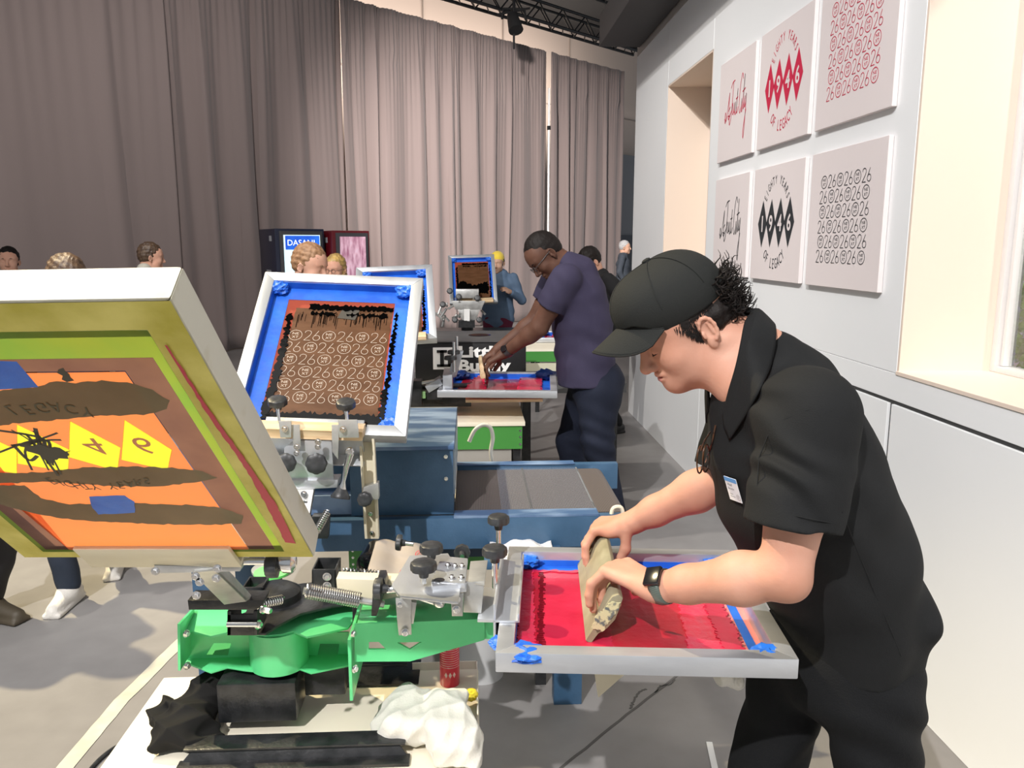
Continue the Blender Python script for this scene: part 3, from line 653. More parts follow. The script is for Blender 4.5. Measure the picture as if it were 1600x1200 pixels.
# --- the near press' two raised screens and the red one in use
plA = Plane(W(345, 672, Y=2.2), W(632, 672, Y=2.2), W(415, 422, Y=2.66), off=-.038); plA.w = .515; plA.l = .622
scA = black_screen('printing_screen', 'raised blue-taped screen with rows of pale 26 numerals, nearest of the blue-taped ones', plA)
mb = MB(); a0 = plA.uv(436, 610); a1 = plA.uv(583, 500); x0 = min(a0[0], a1[0]); 
pattern26(mb, plA.w*.215, plA.w*.82, plA.l*.20, plA.l*.66, 6, .0026, .0014); local(mb.build('stencil_pattern', faint), scA)
plR = Plane((.093, 1.93, .86), (.041, 1.392, .86), (.655, 1.876, .86), off=-.04); plR.w = .541; plR.l = .567
t_, b_ = .04, .034
scR = thing('printing_screen', 'flat aluminium screen flooded with red ink under the hands in the foreground', 'screen frame', M=plR.M, group=None)
local(frame_ring(plR.w, plR.l, t_, b_).build('aluminium_frame', alu, bevel=.002), scR)
local(MB().bx(b_-.01, plR.w-b_+.01, b_-.01, plR.l-b_+.01, 0, .0012).build('mesh', mat('screen_mesh_pink', (.75, .25, .24), .5)), scR)
mb = MB(); w_, l = plR.w, plR.l; th = .0012
mb.prism([(b_, b_, .002), (b_+.036, b_+.01, .002), (b_+.036, l-b_-.02, .002), (b_, l-b_, .002)], (0, 0, .0005)); mb.bx(b_, b_+th, b_, l-b_, .002, t_*.45)
mb.prism([(b_, b_, .0026), (w_-b_, b_, .0026), (w_-b_, b_+.012, .0026), (b_, b_+.02, .0026)], (0, 0, .0005)); mb.bx(b_, w_-b_, b_, b_+th, .002, t_*.6)
mb.prism([(b_+.02, l-b_-.032, .0026), (w_-b_, l-b_-.032, .0026), (w_-b_, l-b_-.012, .0026), (b_+.02, l-b_-.014, .0026)], (0, 0, .0005))
local(mb.build('masking_tape', tape_m), scR)
w_, l = plR.w, plR.l; k = b_+.0
def rpart(name, pts, jit, seed, z, h, m, step=.008): return local(rough_poly(pts, jit, step, seed, z, h).build(name, m), scR)
rpart('thin_ink_field', [(b_+.035, b_+.01), (w_-b_-.004, b_+.01), (w_-b_-.004, l-b_-.075), (b_+.035, l-b_-.06)], .003, 2, .0024, .0012, ink_r2)
rpart('flooded_ink', [(b_+.04, b_+.055), (w_-b_-.004, b_+.055), (w_-b_-.004, b_+.20), (b_+.04, b_+.19)], .003, 3, .003, .0016, ink_r)
rpart('far_ink_ridge', [(b_+.034, b_+.03), (b_+.046, b_+.03), (b_+.048, l-b_-.15), (b_+.036, l-b_-.12)], .004, 4, .003, .004, ink_r)
rpart('thick_ink_at_clamp_end', [(b_+.03, b_+.004), (w_-b_-.003, b_+.002), (w_-b_-.003, b_+.042), (b_+.034, b_+.03)], .0035, 5, .003, .0042, ink_r3, .005)
rpart('thick_ink_at_outer_end', [(b_+.11, l-b_-.135), (w_-b_-.003, l-b_-.155), (w_-b_-.003, l-b_-.045), (b_+.14, l-b_-.05)], .004, 6, .003, .003, ink_r3, .006)
rpart('streaked_ink', [(b_+.14, l-b_-.082), (w_-b_-.003, l-b_-.085), (w_-b_-.003, l-b_-.04), (b_+.15, l-b_-.045)], .006, 7, .0062, .002, ink_r, .004)
mb = MB(); rs = random.Random(4)
for i in range(46):
    x = b_+.05+(w_-2*b_-.055)*i/46; mb.bx(x, x+.0022, b_+.045+rs.uniform(-.003, .003), b_+.056+rs.uniform(-.002, .006), .004, .0075)
local(mb.build('comb_marks', mat('deep_red_ink', (.16, .004, .012), .3, coat=.3)), scR)
for i, (x, y, r_) in enumerate([(b_+.012, b_+.012, .024), (b_+.012, l-b_-.015, .024), (w_-b_-.004, l-b_-.012, .024), (w_-b_+.010, b_+.025, .026), (w_-b_-.03, b_-.024, .018)]):
    local(crumple((x, y, t_*.7 if i > 1 else t_*.5), r_, 31+i, 1.1, 1.1, .45).build('crumpled_tape', tape_m), scR)
# --- the wooden screen seen from its print side
plW = Plane(W(492, 870, Y=1.35), W(40, 871, Y=1.4), W(267, 465, Y=.90)); plW.w = .53; plW.l = .665
root = thing('printing_screen', 'large raised yellow-stained wooden screen with orange mesh and yellow 1946 lozenges, at left', 'screen frame', M=plW.M)
creamf = mat('frame_cream_paint', (.58, .56, .47), .5, col2=(.45, .40, .26), scale=7, detail=5, mix=(.55, .66), bump=.001, bscale=40)
yel = mat('ink_yellow_rim', (.46, .40, .03), .5, col2=(.72, .64, .16), scale=9, detail=10, bump=.0006, bscale=60)
local(frame_ring(plW.w, plW.l, .05, .05).build('wooden_frame', creamf, bevel=.004), root)
def wring(name, x0, x1, y0, y1, b, m, z):      # a flat rim of tinted mesh
    (a0, a1, b0, b1), (c0, c1, d0, d1) = (x0, x1, y0, y1), b
    v = [(a0, b0, -z), (a1, b0, -z), (a1, b1, -z), (a0, b1, -z), (c0, d0, -z), (c1, d0, -z), (c1, d1, -z), (c0, d1, -z)]
    return local(MB().add(v, [(0, 1, 5, 4), (1, 2, 6, 5), (2, 3, 7, 6), (3, 0, 4, 7)]).build(name, m), root)
def wpoly(name, pts, m, z, jit=0, seed=1, step=.01, uvs=True, h=0):
    q = [plW.uv(*p) for p in pts] if uvs else pts
    if not h:
        if jit: v = rough_poly(q, jit, step, seed, -z, .001).v; v = v[:len(v)//2]
        else: v = [(a, b, -z) for a, b in q]
        return local(MB().add(v, [tuple(range(len(v)))]).build(name, m), root)
    return local((rough_poly(q, jit, step, seed, -z, h) if jit else MB().prism([(a, b, -z) for a, b in q], (0, 0, h))).build(name, m), root)
w_, l = plW.w, plW.l
i_ = .052
G_ = (i_-.004, w_-i_+.004, .024, l-i_); P_ = (i_+.010, w_-i_-.006, .034, l-i_-.05); O_2 = (i_+.055, w_-i_-.05, .036, l-i_-.075)
wring('yellow_stained_rim', .002, w_-.002, .002, l-.004, G_, yel, .001)
wring('green_stained_band', *G_, P_, mat('ink_green_band', (.34, .42, .06), .5, transl=.75, col2=(.22, .40, .07), scale=6, detail=8), .0012)
wring('masked_band', *P_, O_2, mat('masked_plum', (.20, .105, .09), .6, transl=.75, col2=(.26, .14, .11), scale=9), .0014)
LOZ = [[(195, 653), (270, 700), (263, 733), (190, 716)], [(110, 655), (190, 697), (185, 734), (108, 712)], [(27, 660), (110, 700), (108, 735), (28, 722)], [(-50, 665), (28, 700), (28, 738), (-50, 725)]]
local(flat_holes([(i_+.055, .036), (w_-i_-.05, .036), (w_-i_-.05, l-i_-.075), (i_+.055, l-i_-.075)], [[tuple(a+(c-a)*.012 for a, c in zip(plW.uv(*p), plW.uv(*q[(k+2) % 4]))) for k, p in enumerate(q)] for q in LOZ], -.0028).build('orange_mesh', mat('emulsion_orange', (.88, .29, .10), .45, transl=.75, col2=(.82, .25, .10), scale=3)), root)
wpoly('crimson_smear', [(258, 536), (262, 537), (330, 640), (398, 735), (432, 785), (463, 847), (446, 845), (418, 790), (386, 732), (322, 640)], mat('crimson_smear', (.5, .015, .05), .5), .0030, .001, 3)
olive = mat('olive_ink', (.135, .095, .035), .5, transl=.15, col2=(.17, .12, .05), scale=12)
wpoly('swiped_ink', [(0, 608), (60, 600), (90, 592), (120, 596), (160, 590), (200, 594), (240, 605), (266, 622), (262, 636), (225, 645), (150, 647), (90, 652), (40, 657), (-60, 668), (-60, 625)], olive, .0036, .0022, 4, .008)
wpoly('swiped_ink', [(0, 735), (60, 735), (140, 727), (200, 726), (270, 727), (318, 733), (342, 743), (318, 748), (250, 757), (180, 757), (120, 752), (60, 750), (-60, 755), (-60, 735)], olive, .0036, .0022, 5, .008)
wpoly('swiped_ink', [(-60, 755), (40, 755), (65, 775), (110, 785), (160, 783), (220, 783), (300, 786), (345, 790), (380, 802), (378, 815), (330, 817), (240, 816), (150, 812), (90, 806), (40, 795), (-60, 770)], olive, .0036, .0022, 6, .008)
yl = mat('open_yellow_mesh', (.86, .86, .06), .5, transl=.75); redn = mat('numeral_orange', (.72, .25, .10), .5)
for pts in LOZ: wpoly('yellow_lozenge', pts, yl, .0028)
mb = MB()
for ch, (px, py), hh in [('6', (226, 693), .042), ('4', (148, 694), .042), ('9', (66, 694), .042)]:
    a, b = plW.uv(px, py); put_text(mb, ch, a, b, hh, sx=1.0, z=-.0040, flip=1, rot=R(180))
local(mb.build('stencil_numerals', redn), root)
mb = MB()
for ch, (px, py) in zip('LEGACY', [(22, 637), (45, 637), (66, 634), (88, 633), (112, 636), (138, 640)]):
    a, b = plW.uv(px, py); put_text(mb, ch, a, b, .022, sx=.8, z=-.0042, rot=R(180-15+6*'LEGACY'.index(ch)))
for i, ch in enumerate('EIGHTY YEARS'):
    if ch == ' ': continue
    a, b = plW.uv(82+i*13.5, 748+9*math.sin(math.pi*i/11)); put_text(mb, ch, a, b, .019, sx=.8, z=-.0042, rot=R(180-18+3*i))
local(mb.build('stencil_letters', mat('dim_letters', (.055, .045, .012), .5)), root)
wpoly('blue_tape_piece', [(0, 560), (28, 561), (62, 601), (0, 605), (-80, 606), (-80, 560)], tape_m, .0040)
wpoly('blue_tape_piece', [(141, 772), (196, 770), (212, 780), (212, 797), (155, 800), (146, 790)], tape_m, .0046, .0012, 4)
mb = MB(); rs = random.Random(9)
for i in range(11):
    P = [plW.uv(rs.uniform(-10, 60), rs.uniform(660, 740)), plW.uv(rs.uniform(40, 90), rs.uniform(680, 720)), plW.uv(rs.uniform(60, 125), rs.uniform(670, 745))]; stroke(mb, smooth_pts(P, 5), rs.uniform(.002, .006), -.0048)
q = rough_poly([plW.uv(*p) for p in [(28, 690), (70, 692), (112, 700), (108, 712), (80, 716), (60, 705)]], .005, .006, 3, -.0050, .0004); mb.add(q.v, q.f)
q = rough_poly([plW.uv(*p) for p in [(100, 570), (118, 590), (108, 592), (92, 578)]], .004, .006, 3, -.0050, .0004); mb.add(q.v, q.f)
local(mb.build('ink_scratches', mat('dark_olive_ink', (.035, .028, .012), .5)), root)
# ================================================================== the near press
ZT_ = .52
press = thing('screen_printing_press', 'green and black carousel screen printing press on the cream table in the foreground', 'printing press', (-.48, 1.78, ZT_))
def zp(pts, z): return [W(px, py, Z=z) for px, py in pts]
pd = MB()
A_ = W(345, 1145, Z=ZT_); B_ = W(465, 1145, Z=ZT_); y0 = A_.y
pd.bx(A_.x, B_.x, y0-.01, y0+.13, ZT_+.03, .645); pd.bx(B_.x+.005, B_.x+.10, y0+.06, y0+.15, ZT_+.05, .66); pd.build('pedestal_box', blackp, press, bevel=.004)
mb = MB(); c0 = W(280, 1196, Z=ZT_); c1 = W(640, 1193, Z=ZT_)
mb.bx(c0.x, c1.x, c0.y-.03, c0.y+.005, ZT_, ZT_+.008); mb.bx(c0.x+.01, c1.x-.01, c0.y, c0.y+.05, ZT_+.03, ZT_+.036); mb.prism([(c0.x, c0.y-.005, ZT_), (c1.x, c0.y-.005, ZT_), (c1.x-.03, c0.y+.01, ZT_+.034), (c0.x+.03, c0.y+.01, ZT_+.034)], (0, .004, 0)); mb.bx(c0.x+.02, c1.x-.03, c0.y+.045, c0.y+.05, ZT_, ZT_+.034)
mb.build('base_channel', blackp, press, bevel=.002)
mb = MB(); e0 = W(470, 1062, Z=ZT_+.1); mb.bx(-.37, -.14, 1.86, 1.98, ZT_, ZT_+.006); mb.prism([W(530, 1040, Y=1.95), W(636, 1038, Y=1.95), W(632, 1085, Y=1.93), W(540, 1085, Y=1.93)], (0, .05, 0)); mb.build('rear_channel', blackp, press, bevel=.002)
mb = MB(); mb.lathe((-.47, 1.80, .55), (0, 0, 1), [(.06, 0), (.06, .26), (.045, .27)], 32); mb.build('spindle', blackp, press, smooth=True)
ZA, ZB_ = .755, .66
topo = [(279, 983), (302, 950), (380, 940), (430, 938), (470, 935), (520, 925), (551, 922), (551, 975), (544, 984), (479, 998), (458, 989), (440, 994), (416, 996), (398, 994), (380, 985), (360, 990), (330, 997)]
boto = [(283, 1035), (330, 1053), (356, 1045), (380, 1049), (416, 1053), (440, 1050), (461, 1045), (486, 1054), (545, 1042), (549, 1000), (520, 985), (440, 990), (330, 990), (300, 1005)]
mb = MB(); mb.prism(zp(topo, ZA), (0, 0, .005)); mb.build('upper_green_plate', greenp, press, bevel=.001)
mb = MB(); mb.prism(zp(boto, ZB_), (0, 0, .005)); mb.build('lower_green_plate', greenp, press, bevel=.001)
mb = MB(); f = W(430, 1025, Y=1.70); mb.lathe((f.x, 1.74, ZB_), (0, 0, 1), [(.066, 0), (.066, ZA-ZB_)], 40); mb.build('green_hub', greenp, press, smooth=True)

wb = plate_holes([(287, 988), (545, 988), (545, 1040), (287, 1040)], [[(334, 1005), (361, 1005), (356, 1024), (322, 1024)], [(500, 1006), (530, 1006), (528, 1025), (496, 1025)]], 1.76, .004)
wb.build('green_web', greenp, press)

mb = MB(); a = W(281, 1000, Y=1.70); b = W(550, 1000, Y=1.66)
mb.prism([W(277, 975, Y=1.655), W(278, 1048, Y=1.655), W(300, 1012, Y=1.80), W(300, 950, Y=1.80)], (.006, 0, 0)); mb.build('end_plate', greenp, press, bevel=.001)
mb = MB(); mb.bx(b.x, b.x+.007, 1.60, 1.80, ZB_-.018, ZA+.03); mb.build('end_plate', greenp, press, bevel=.001)
mb = MB()
for (px, py, Y) in ((552, 990, 1.60), (554, 1045, 1.60), (291, 990, 1.66), (292, 1040, 1.66)): mb.bolt(W(px, py, Y=Y), (1, -.6, 0), .008, .006)
mb.build('plate_bolt', steel, press)
# platen arm running right
mb = MB(); a = W(552, 1000, Y=1.61); b = W(757, 1000, Y=1.64)
mb.bx(b.x*0+a.x+.006, .22, 1.625, 1.745, .765, .808); mb.build('platen_arm', greenp, press, bevel=.002)
mb = plate_holes([(554, 976), (757, 967), (757, 1000), (641, 1033.5), (554, 1034)], [[(576, 1003), (592, 1003), (604, 1015), (576, 1015)], [(620, 1004), (659, 1003), (640, 1015)]], 1.618, .006)
mb.build('arm_side_plate', greenp, press)
# platen with a shirt-board under the red screen
mb = MB(); M_ = plR.M @ Matrix.Translation((.07, .03, -.022)); c_ = []
mb.bx(0, .40, 0, .53, 0, .014); mb.xf(M_); mb.build('platen', cream, press, bevel=.003)
# black upper carousel ring
mb = MB()
mb.prism(zp([(362, 968), (384, 960), (400, 930), (470, 915), (560, 905), (640, 925), (600, 940), (520, 950), (470, 962), (440, 978), (415, 993), (362, 992)], .785), (0, 0, .006)); mb.build('black_carousel_plate', blackp, press, bevel=.0015)
mb = MB()
mb.prism([W(293, 938, Y=1.58), W(412, 938, Y=1.58), W(410, 948, Y=1.58), W(398, 953, Y=1.58), W(295, 953, Y=1.58)], (0, .05, 0))
mb.prism([W(355, 960, Y=1.60), W(398, 960, Y=1.60), W(398, 993, Y=1.60), W(355, 993, Y=1.60)], (0, .006, 0)); mb.prism([W(355, 955, Y=1.60), W(361, 955, Y=1.60), W(361, 993, Y=1.60), W(355, 993, Y=1.60)], (0, .08, 0)); mb.prism([W(396, 955, Y=1.60), W(402, 955, Y=1.60), W(402, 993, Y=1.60), W(396, 993, Y=1.60)], (0, .08, 0)); mb.build('pivot_yoke', blackp, press, bevel=.001)
mb = MB(); mb.cyl(W(355, 975, Y=1.595), W(402, 975, Y=1.595), .007); mb.bolt(W(403, 976, Y=1.60), (1, -.5, 0), .009, .008); mb.bolt(W(410, 952, Y=1.57), (1, -.5, 0), .008, .02); mb.build('pivot_pin', steel, press, smooth=True)
def spring(p0, p1, r, turns, parent=None, wire=.0022, name='spring'):
    p0, p1 = Vector(p0), Vector(p1); ax = (p1-p0); L_ = ax.length; ax.normalize(); a = ax.orthogonal().normalized(); b = ax.cross(a); n = turns*10
    pts = [p0+ax*L_*i/n+(a*math.cos(2*math.pi*i/10)+b*math.sin(2*math.pi*i/10))*r for i in range(n+1)]
    return MB().tube(pts, wire, 5).build(name, spring_m, parent, smooth=True)
spring(W(478, 923, Y=1.62), W(562, 938, Y=1.64), .0155, 24, press, .0026)
spring(W(400, 945, Y=1.60), W(440, 937, Y=1.66), .009, 11, press)
spring(W(535, 892, Y=1.86), W(600, 897, Y=1.88), .008, 12, press, .0018)
spring(W(495, 830, Y=1.95), W(512, 800, Y=2.0), .009, 10, press, .002)
mb = MB(); mb.cyl(W(474, 923, Y=1.62), W(600, 944, Y=1.65), .008); mb.build('spring_core', alud, press, smooth=True)
def ubracket(x0, x1, y0_, y1_, Y, dep, name='black_bracket'):
    mb = MB(); A, B, C_, D_ = W(x0, y0_, Y=Y), W(x1, y0_, Y=Y), W(x1, y1_, Y=Y), W(x0, y1_, Y=Y)
    mb.prism([A, B, C_, D_], (0, .005, 0)); mb.prism([A, A+Vector((.004, 0, 0)), D_+Vector((.004, 0, 0)), D_], (0, dep, 0)); mb.prism([B, B-Vector((.004, 0, 0)), C_-Vector((.004, 0, 0)), C_], (0, dep, 0)); mb.prism([A+Vector((0, dep, 0)), B+Vector((0, dep, 0)), C_+Vector((0, dep, 0)), D_+Vector((0, dep, 0))], (0, .004, 0))
    return mb.build(name, blackp, press, bevel=.0015)
ubracket(487, 525, 890, 925, 1.76, .07); ubracket(378, 410, 918, 938, 1.78, .06)
mb = MB()
for p in ((511, 901), (511, 915)): mb.bolt(W(*p, Y=1.757), (0, -1, 0), .009, .006)
mb.build('bracket_bolt', steel, press)
mb = MB(); mb.prism([W(590, 905, Y=1.63), W(600, 905, Y=1.63), W(604, 918, Y=1.63), W(588, 963, Y=1.63), W(580, 963, Y=1.63), W(582, 930, Y=1.63)], (0, .05, 0)); mb.build('black_lever', blackp, press, bevel=.001)
# --- print head of the red screen
head = MB(); head.bx(-.20, -.10, 1.69, 1.75, .82, .85); head.build('print_arm', alud, press, bevel=.002)
mb = MB(); mb.prism(zp([(612, 918), (640, 872), (700, 868), (722, 905), (716, 945), (655, 938), (625, 935)], .90), (0, 0, .006)); hp = mb.build('micro_adjust_plate', alu, press, bevel=.001)
mb = MB(); mb.prism(zp([(690, 876), (731, 880), (727, 920), (674, 917)], .905), (0, 0, .012)); mb.prism(zp([(674, 917), (727, 920), (729, 925), (676, 930)], .895), (0, 0, .02)); mb.build('head_block', alu, press, bevel=.0015)
mb = MB()
for px, py in ((700, 884), (711, 885), (722, 885), (706, 903), (721, 903)): mb.bolt(W(px, py, Z=.918), (0, 0, 1), .006, .006)
mb.build('head_bolt', steel, press)
def knob(px, py, r, stem, Y=None, Z=None, ax=(0, 0, 1), parent=press, r2=.018, name='adjustment_knob'):
    p = W(px, py, Y=Y) if Y else W(px, py, Z=Z); k_ = MB().knob(p, ax, r, r2).build(name, blackr, parent, smooth=True)
    if stem:
        d = Vector(ax).normalized(); s_ = MB().cyl(p-d*stem, p-d*.002, .006); st_ = s_.build('threaded_stem', steel, k_, smooth=True)
    return k_
knob(674, 862, .026, .03, Z=.945); knob(662, 890, .028, .03, Z=.945)
knob(773, 867, .027, .075, Z=.965); knob(779, 817, .026, .085, Z=.965)
knob(597, 920, .024, .03, Y=1.62, ax=(-1, .1, 0), r2=.016); knob(627, 848, .020, .03, Y=1.85, ax=(-1, .1, .1), r2=.012); knob(722, 865, .020, .02, Y=1.86, ax=(0, 1, 0))
# rods and tie parts beside the head
mb = MB(); mb.tube([W(605, 921, Y=1.62), W(625, 922, Y=1.62), W(690, 926, Y=1.62)], [.010, .006, .006], 10); mb.tube([W(636, 912, Y=1.66), W(700, 913, Y=1.66)], .007, 8); mb.tube([W(628, 925, Y=1.61), W(688, 945, Y=1.60)], .005, 8); mb.build('tie_rod', steel, press, smooth=True)
mb = MB(); 
for z0 in (0, .016, .032, .046): p = W(687, 946, Y=1.60)+Vector((0, 0, z0)); mb.lathe(p, (0, 0, 1), [(.012, 0), (.014, .005), (.012, .012)], 12)
mb.build('stud_stack', steel, press, smooth=True)
mb = MB(); mb.prism([W(618, 935, Y=1.605), W(643, 935, Y=1.605), W(642, 965, Y=1.605), W(643, 992, Y=1.605), W(623, 993, Y=1.605), W(620, 965, Y=1.605)], (0, .005, 0)); mb.prism([W(640, 940, Y=1.61), W(651, 942, Y=1.61), W(646, 975, Y=1.61), W(641, 975, Y=1.61)], (0, .05, 0)); mb.build('registration_gate', alud, press, bevel=.001)
mb = MB(); mb.bolt(W(633, 988, Y=1.60), (0, -1, 0), .008, .006); mb.bolt(W(625, 945, Y=1.60), (0, -1, 0), .006, .006)
for p in ((713, 936), (713, 952)): mb.bolt(W(*p, Y=1.575), (0, -1, 0), .008, .006)
mb.build('gate_bolt', steel, press)
mb = MB(); mb.prism([W(704, 928, Y=1.58), W(724, 928, Y=1.58), W(723, 963, Y=1.58), W(706, 963, Y=1.58)], (0, .006, 0)); mb.prism([W(724, 910, Y=1.60), W(757, 908, Y=1.60), W(752, 958, Y=1.60), W(724, 957, Y=1.60)], (0, .006, 0)); mb.prism(zp([(735, 880), (762, 878), (757, 915), (731, 912)], .905), (0, 0, .005)); mb.build('head_side_plate', alud, press, bevel=.001)
# clamp channel that grips the frame
mb = MB(); P0 = plR.M
def lb(mb, x0, x1, y0_, y1_, z0, z1):
    q = MB().bx(x0, x1, y0_, y1_, z0, z1).xf(P0); mb.add(q.v, q.f)
lb(mb, .10, .42, -.012, -.007, -.01, .08); lb(mb, .10, .42, -.012, .040, .0405, .0455); lb(mb, .10, .42, -.012, .04, -.006, -.001); lb(mb, .10, .42, .037, .042, .0405, .06)
lb(mb, .20, .36, -.05, -.012, .01, .018); mb.build('frame_clamp', alu, press, bevel=.0012)
# cream coloured toggle arm
mb = MB(); mb.prism([W(525, 904, Y=1.68), W(640, 908, Y=1.67), W(640, 928, Y=1.67), W(590, 940, Y=1.67), W(527, 926, Y=1.68)], (0, .04, 0)); mb.build('lift_arm', mat('cream_metal', (.66, .6, .45), .5), press, bevel=.002)
mb = MB(); mb.lathe(W(576, 905, Y=1.715), (0, -.3, 1), [(.008, 0), (.009, .006), (.004, .008)], 14); mb.build('arm_nut', steel, press)
# --- print head under the wooden screen
hd = MB(); PW = plW.M
def lw(mb, *a):
    q = MB().bx(*a).xf(PW); mb.add(q.v, q.f)
mb = MB(); lw(mb, .135, .41, -.012, .055, -.012, -.004); lw(mb, .135, .41, -.018, -.010, -.012, .075); lw(mb, .135, .41, -.018, .05, .052, .060); mb.build('frame_clamp', mat('cream_metal', (.66, .6, .45), .5), press, bevel=.0015)
mb = MB(); mb.prism([W(300, 895, Y=1.36), W(335, 892, Y=1.36), W(385, 940, Y=1.55), W(350, 945, Y=1.55)], (0, .012, 0)); mb.prism([W(335, 892, Y=1.36), W(345, 885, Y=1.42), W(392, 935, Y=1.6), W(385, 940, Y=1.55)], (0, .012, 0)); mb.prism([W(240, 884, Y=1.37), W(380, 882, Y=1.37), W(375, 893, Y=1.37), W(250, 896, Y=1.37)], (0, .05, 0)); mb.build('print_arm', alud, press, bevel=.0015)
mb = MB(); mb.tube([W(370, 877, Y=1.38), W(410, 877, Y=1.38), W(455, 876, Y=1.38)], .007, 10); mb.lathe(W(452, 878, Y=1.38), (1, 0, 0), [(.012, -.02), (.02, -.01), (.02, .006), (.01, .012)], 14)
bb = MB()
for p in ((243, 892), (306, 900), (312, 909), (340, 888), (338, 903), (307, 930)): bb.bolt(W(*p, Y=1.345), (0, -1, 0), .007, .006)
mb.build('adjustment_rod', steel, press, smooth=True); bb.build('clamp_bolt', steel, press)
knob(434, 884, .022, .0, Y=1.38, ax=(-1, 0, 0), r2=.02)
# --- print head of the blue-taped screen behind
PA = plA.M
def la(mb, *a):
    q = MB().bx(*a).xf(PA); mb.add(q.v, q.f)
mb = MB(); la(mb, .12, .395, -.014, .045, .040, .046); la(mb, .12, .395, -.016, -.010, -.05, .046); la(mb, .12, .395, -.05, -.010, -.052, -.046); mb.build('frame_clamp', alu, press, bevel=.0015)
def wl(x, y, z): return PA @ Vector((x, y, z))
zax = plA.z; yax = plA.y
for x in (.155, .345):
    k_ = MB().knob(wl(x, .062, .085), zax+yax*.5, .027, .018).build('adjustment_knob', blackr, press, smooth=True); MB().tube([wl(x, .055, .08), wl(x+.012, .0, .05)], [.006, .003], 8).build('threaded_stem', steel, k_, smooth=True)
mb = MB(); mb.prism([W(444, 700, Y=2.16), W(460, 688, Y=2.16), W(518, 688, Y=2.16), W(521, 752, Y=2.16), W(444, 756, Y=2.16)], (0, .01, 0)); mb.prism([W(400, 752, Y=2.15), W(528, 750, Y=2.15), W(527, 762, Y=2.15), W(400, 768, Y=2.15)], (0, .06, 0)); mb.build('micro_adjust_plate', alu, press, bevel=.001)
mb = MB(); mb.prism([W(455, 664, Y=2.14), W(468, 664, Y=2.14), W(470, 697, Y=2.14), W(458, 697, Y=2.14)], (0, .006, 0)); mb.prism([W(518, 664, Y=2.14), W(530, 664, Y=2.14), W(528, 718, Y=2.14), W(519, 706, Y=2.14)], (0, .006, 0)); mb.prism([W(435, 658, Y=2.13), W(455, 658, Y=2.13), W(455, 684, Y=2.13), W(438, 684, Y=2.13)], (0, .005, 0)); mb.prism([W(528, 656, Y=2.13), W(558, 656, Y=2.13), W(561, 684, Y=2.13), W(530, 684, Y=2.13)], (0, .005, 0)); mb.build('clamp_lug', alud, press, bevel=.001)
mb = MB()
for p in ((445, 670), (536, 671), (464, 698), (497, 698), (464, 708), (497, 690), (475, 772), (478, 784)): mb.bolt(W(*p, Y=2.125), (0, -1, .1), .008, .008)
mb.build('clamp_bolt', steel, press)
knob(448, 723, .027, .03, Y=2.12, ax=(0, -1, .15)); knob(495, 724, .029, .03, Y=2.12, ax=(0, -1, .15))
mb = MB(); mb.tube([W(547, 708, Y=2.12), W(541, 730, Y=2.12), W(537, 752, Y=2.12), W(535, 765, Y=2.12)], [.011, .008, .005, .011], 10); mb.lathe(W(546, 706, Y=2.12), (0, -1, 0), [(.012, -.006), (.013, 0), (.009, .006)], 14); mb.build('tie_rod', steel, press, smooth=True)
MB().lathe(W(533, 770, Y=2.12), (-.15, -.3, -1), [(.008, -.02), (.02, 0), (.027, .01), (.026, .016), (.01, .012)], 20).build('rubber_bumper', blackr, press, smooth=True)
mb = MB(); T = lambda px, py, Y=2.2: W(px, py, Y=Y)
mb.prism([T(560, 675), T(564, 675), T(574, 842), T(570, 842)], (0, .025, 0)); mb.prism([T(580, 675), T(584, 675), T(592, 842), T(588, 842)], (0, .025, 0)); mb.prism([T(562, 675, 2.22), T(582, 675, 2.22), T(590, 842, 2.22), T(572, 842, 2.22)], (0, .004, 0)); mb.build('lever_channel', mat('cream_metal', (.66, .6, .45), .5), press, bevel=.001)
mb = MB(); mb.prism([T(566, 762, 2.19), T(591, 755, 2.19), T(592, 780, 2.19), T(568, 785, 2.19)], (0, .03, 0)); mb.build('lever_collar', alud, press, bevel=.001)
knob(571, 779, .021, .02, Y=2.165, ax=(-.1, -1, .1))
mb = MB(); mb.bolt(T(579, 803, 2.215), (0, -1, 0), .006, .005); mb.bolt(T(581, 833, 2.215), (0, -1, 0), .006, .005); mb.build('lever_bolt', steel, press)
mb = MB(); mb.prism([W(455, 765, Y=2.14), W(490, 765, Y=2.14), W(484, 800, Y=2.1), W(478, 850, Y=2.0), W(462, 850, Y=2.0), W(452, 800, Y=2.1)], (0, .03, 0)); mb.build('print_arm', alud, press, bevel=.001)
mb = MB(); mb.prism([W(487, 807, Y=2.02), W(514, 807, Y=2.02), W(512, 842, Y=2.02), W(487, 842, Y=2.02)], (0, .03, 0)); mb.build('black_bracket', blackp, press, bevel=.002)
# pad: round green lid on the table
lid = thing('round_lid', 'small bright green round lid with a clear rim behind the press', 'lid', W(428, 893, Z=.80))
MB().lathe(W(428, 893, Z=.795), (0, 0, 1), [(.052, 0), (.055, .004), (.055, .010), (.045, .012)], 40).build('rim', mat('clear_plastic', (.5, .52, .5), .15, alpha=.6), lid, smooth=True)
MB().lathe(W(425, 896, Z=.803), (0, 0, 1), [(.044, 0), (.044, .006), (.02, .007)], 40).build('green_disc', mat('lime', (.2, .85, .2), .4), lid, smooth=True)
lp = MB().cyl(W(428, 893, Z=.795), W(428, 893, Z=.795)-Vector((0, 0, .27)), .02).build('stand', blackp, lid)
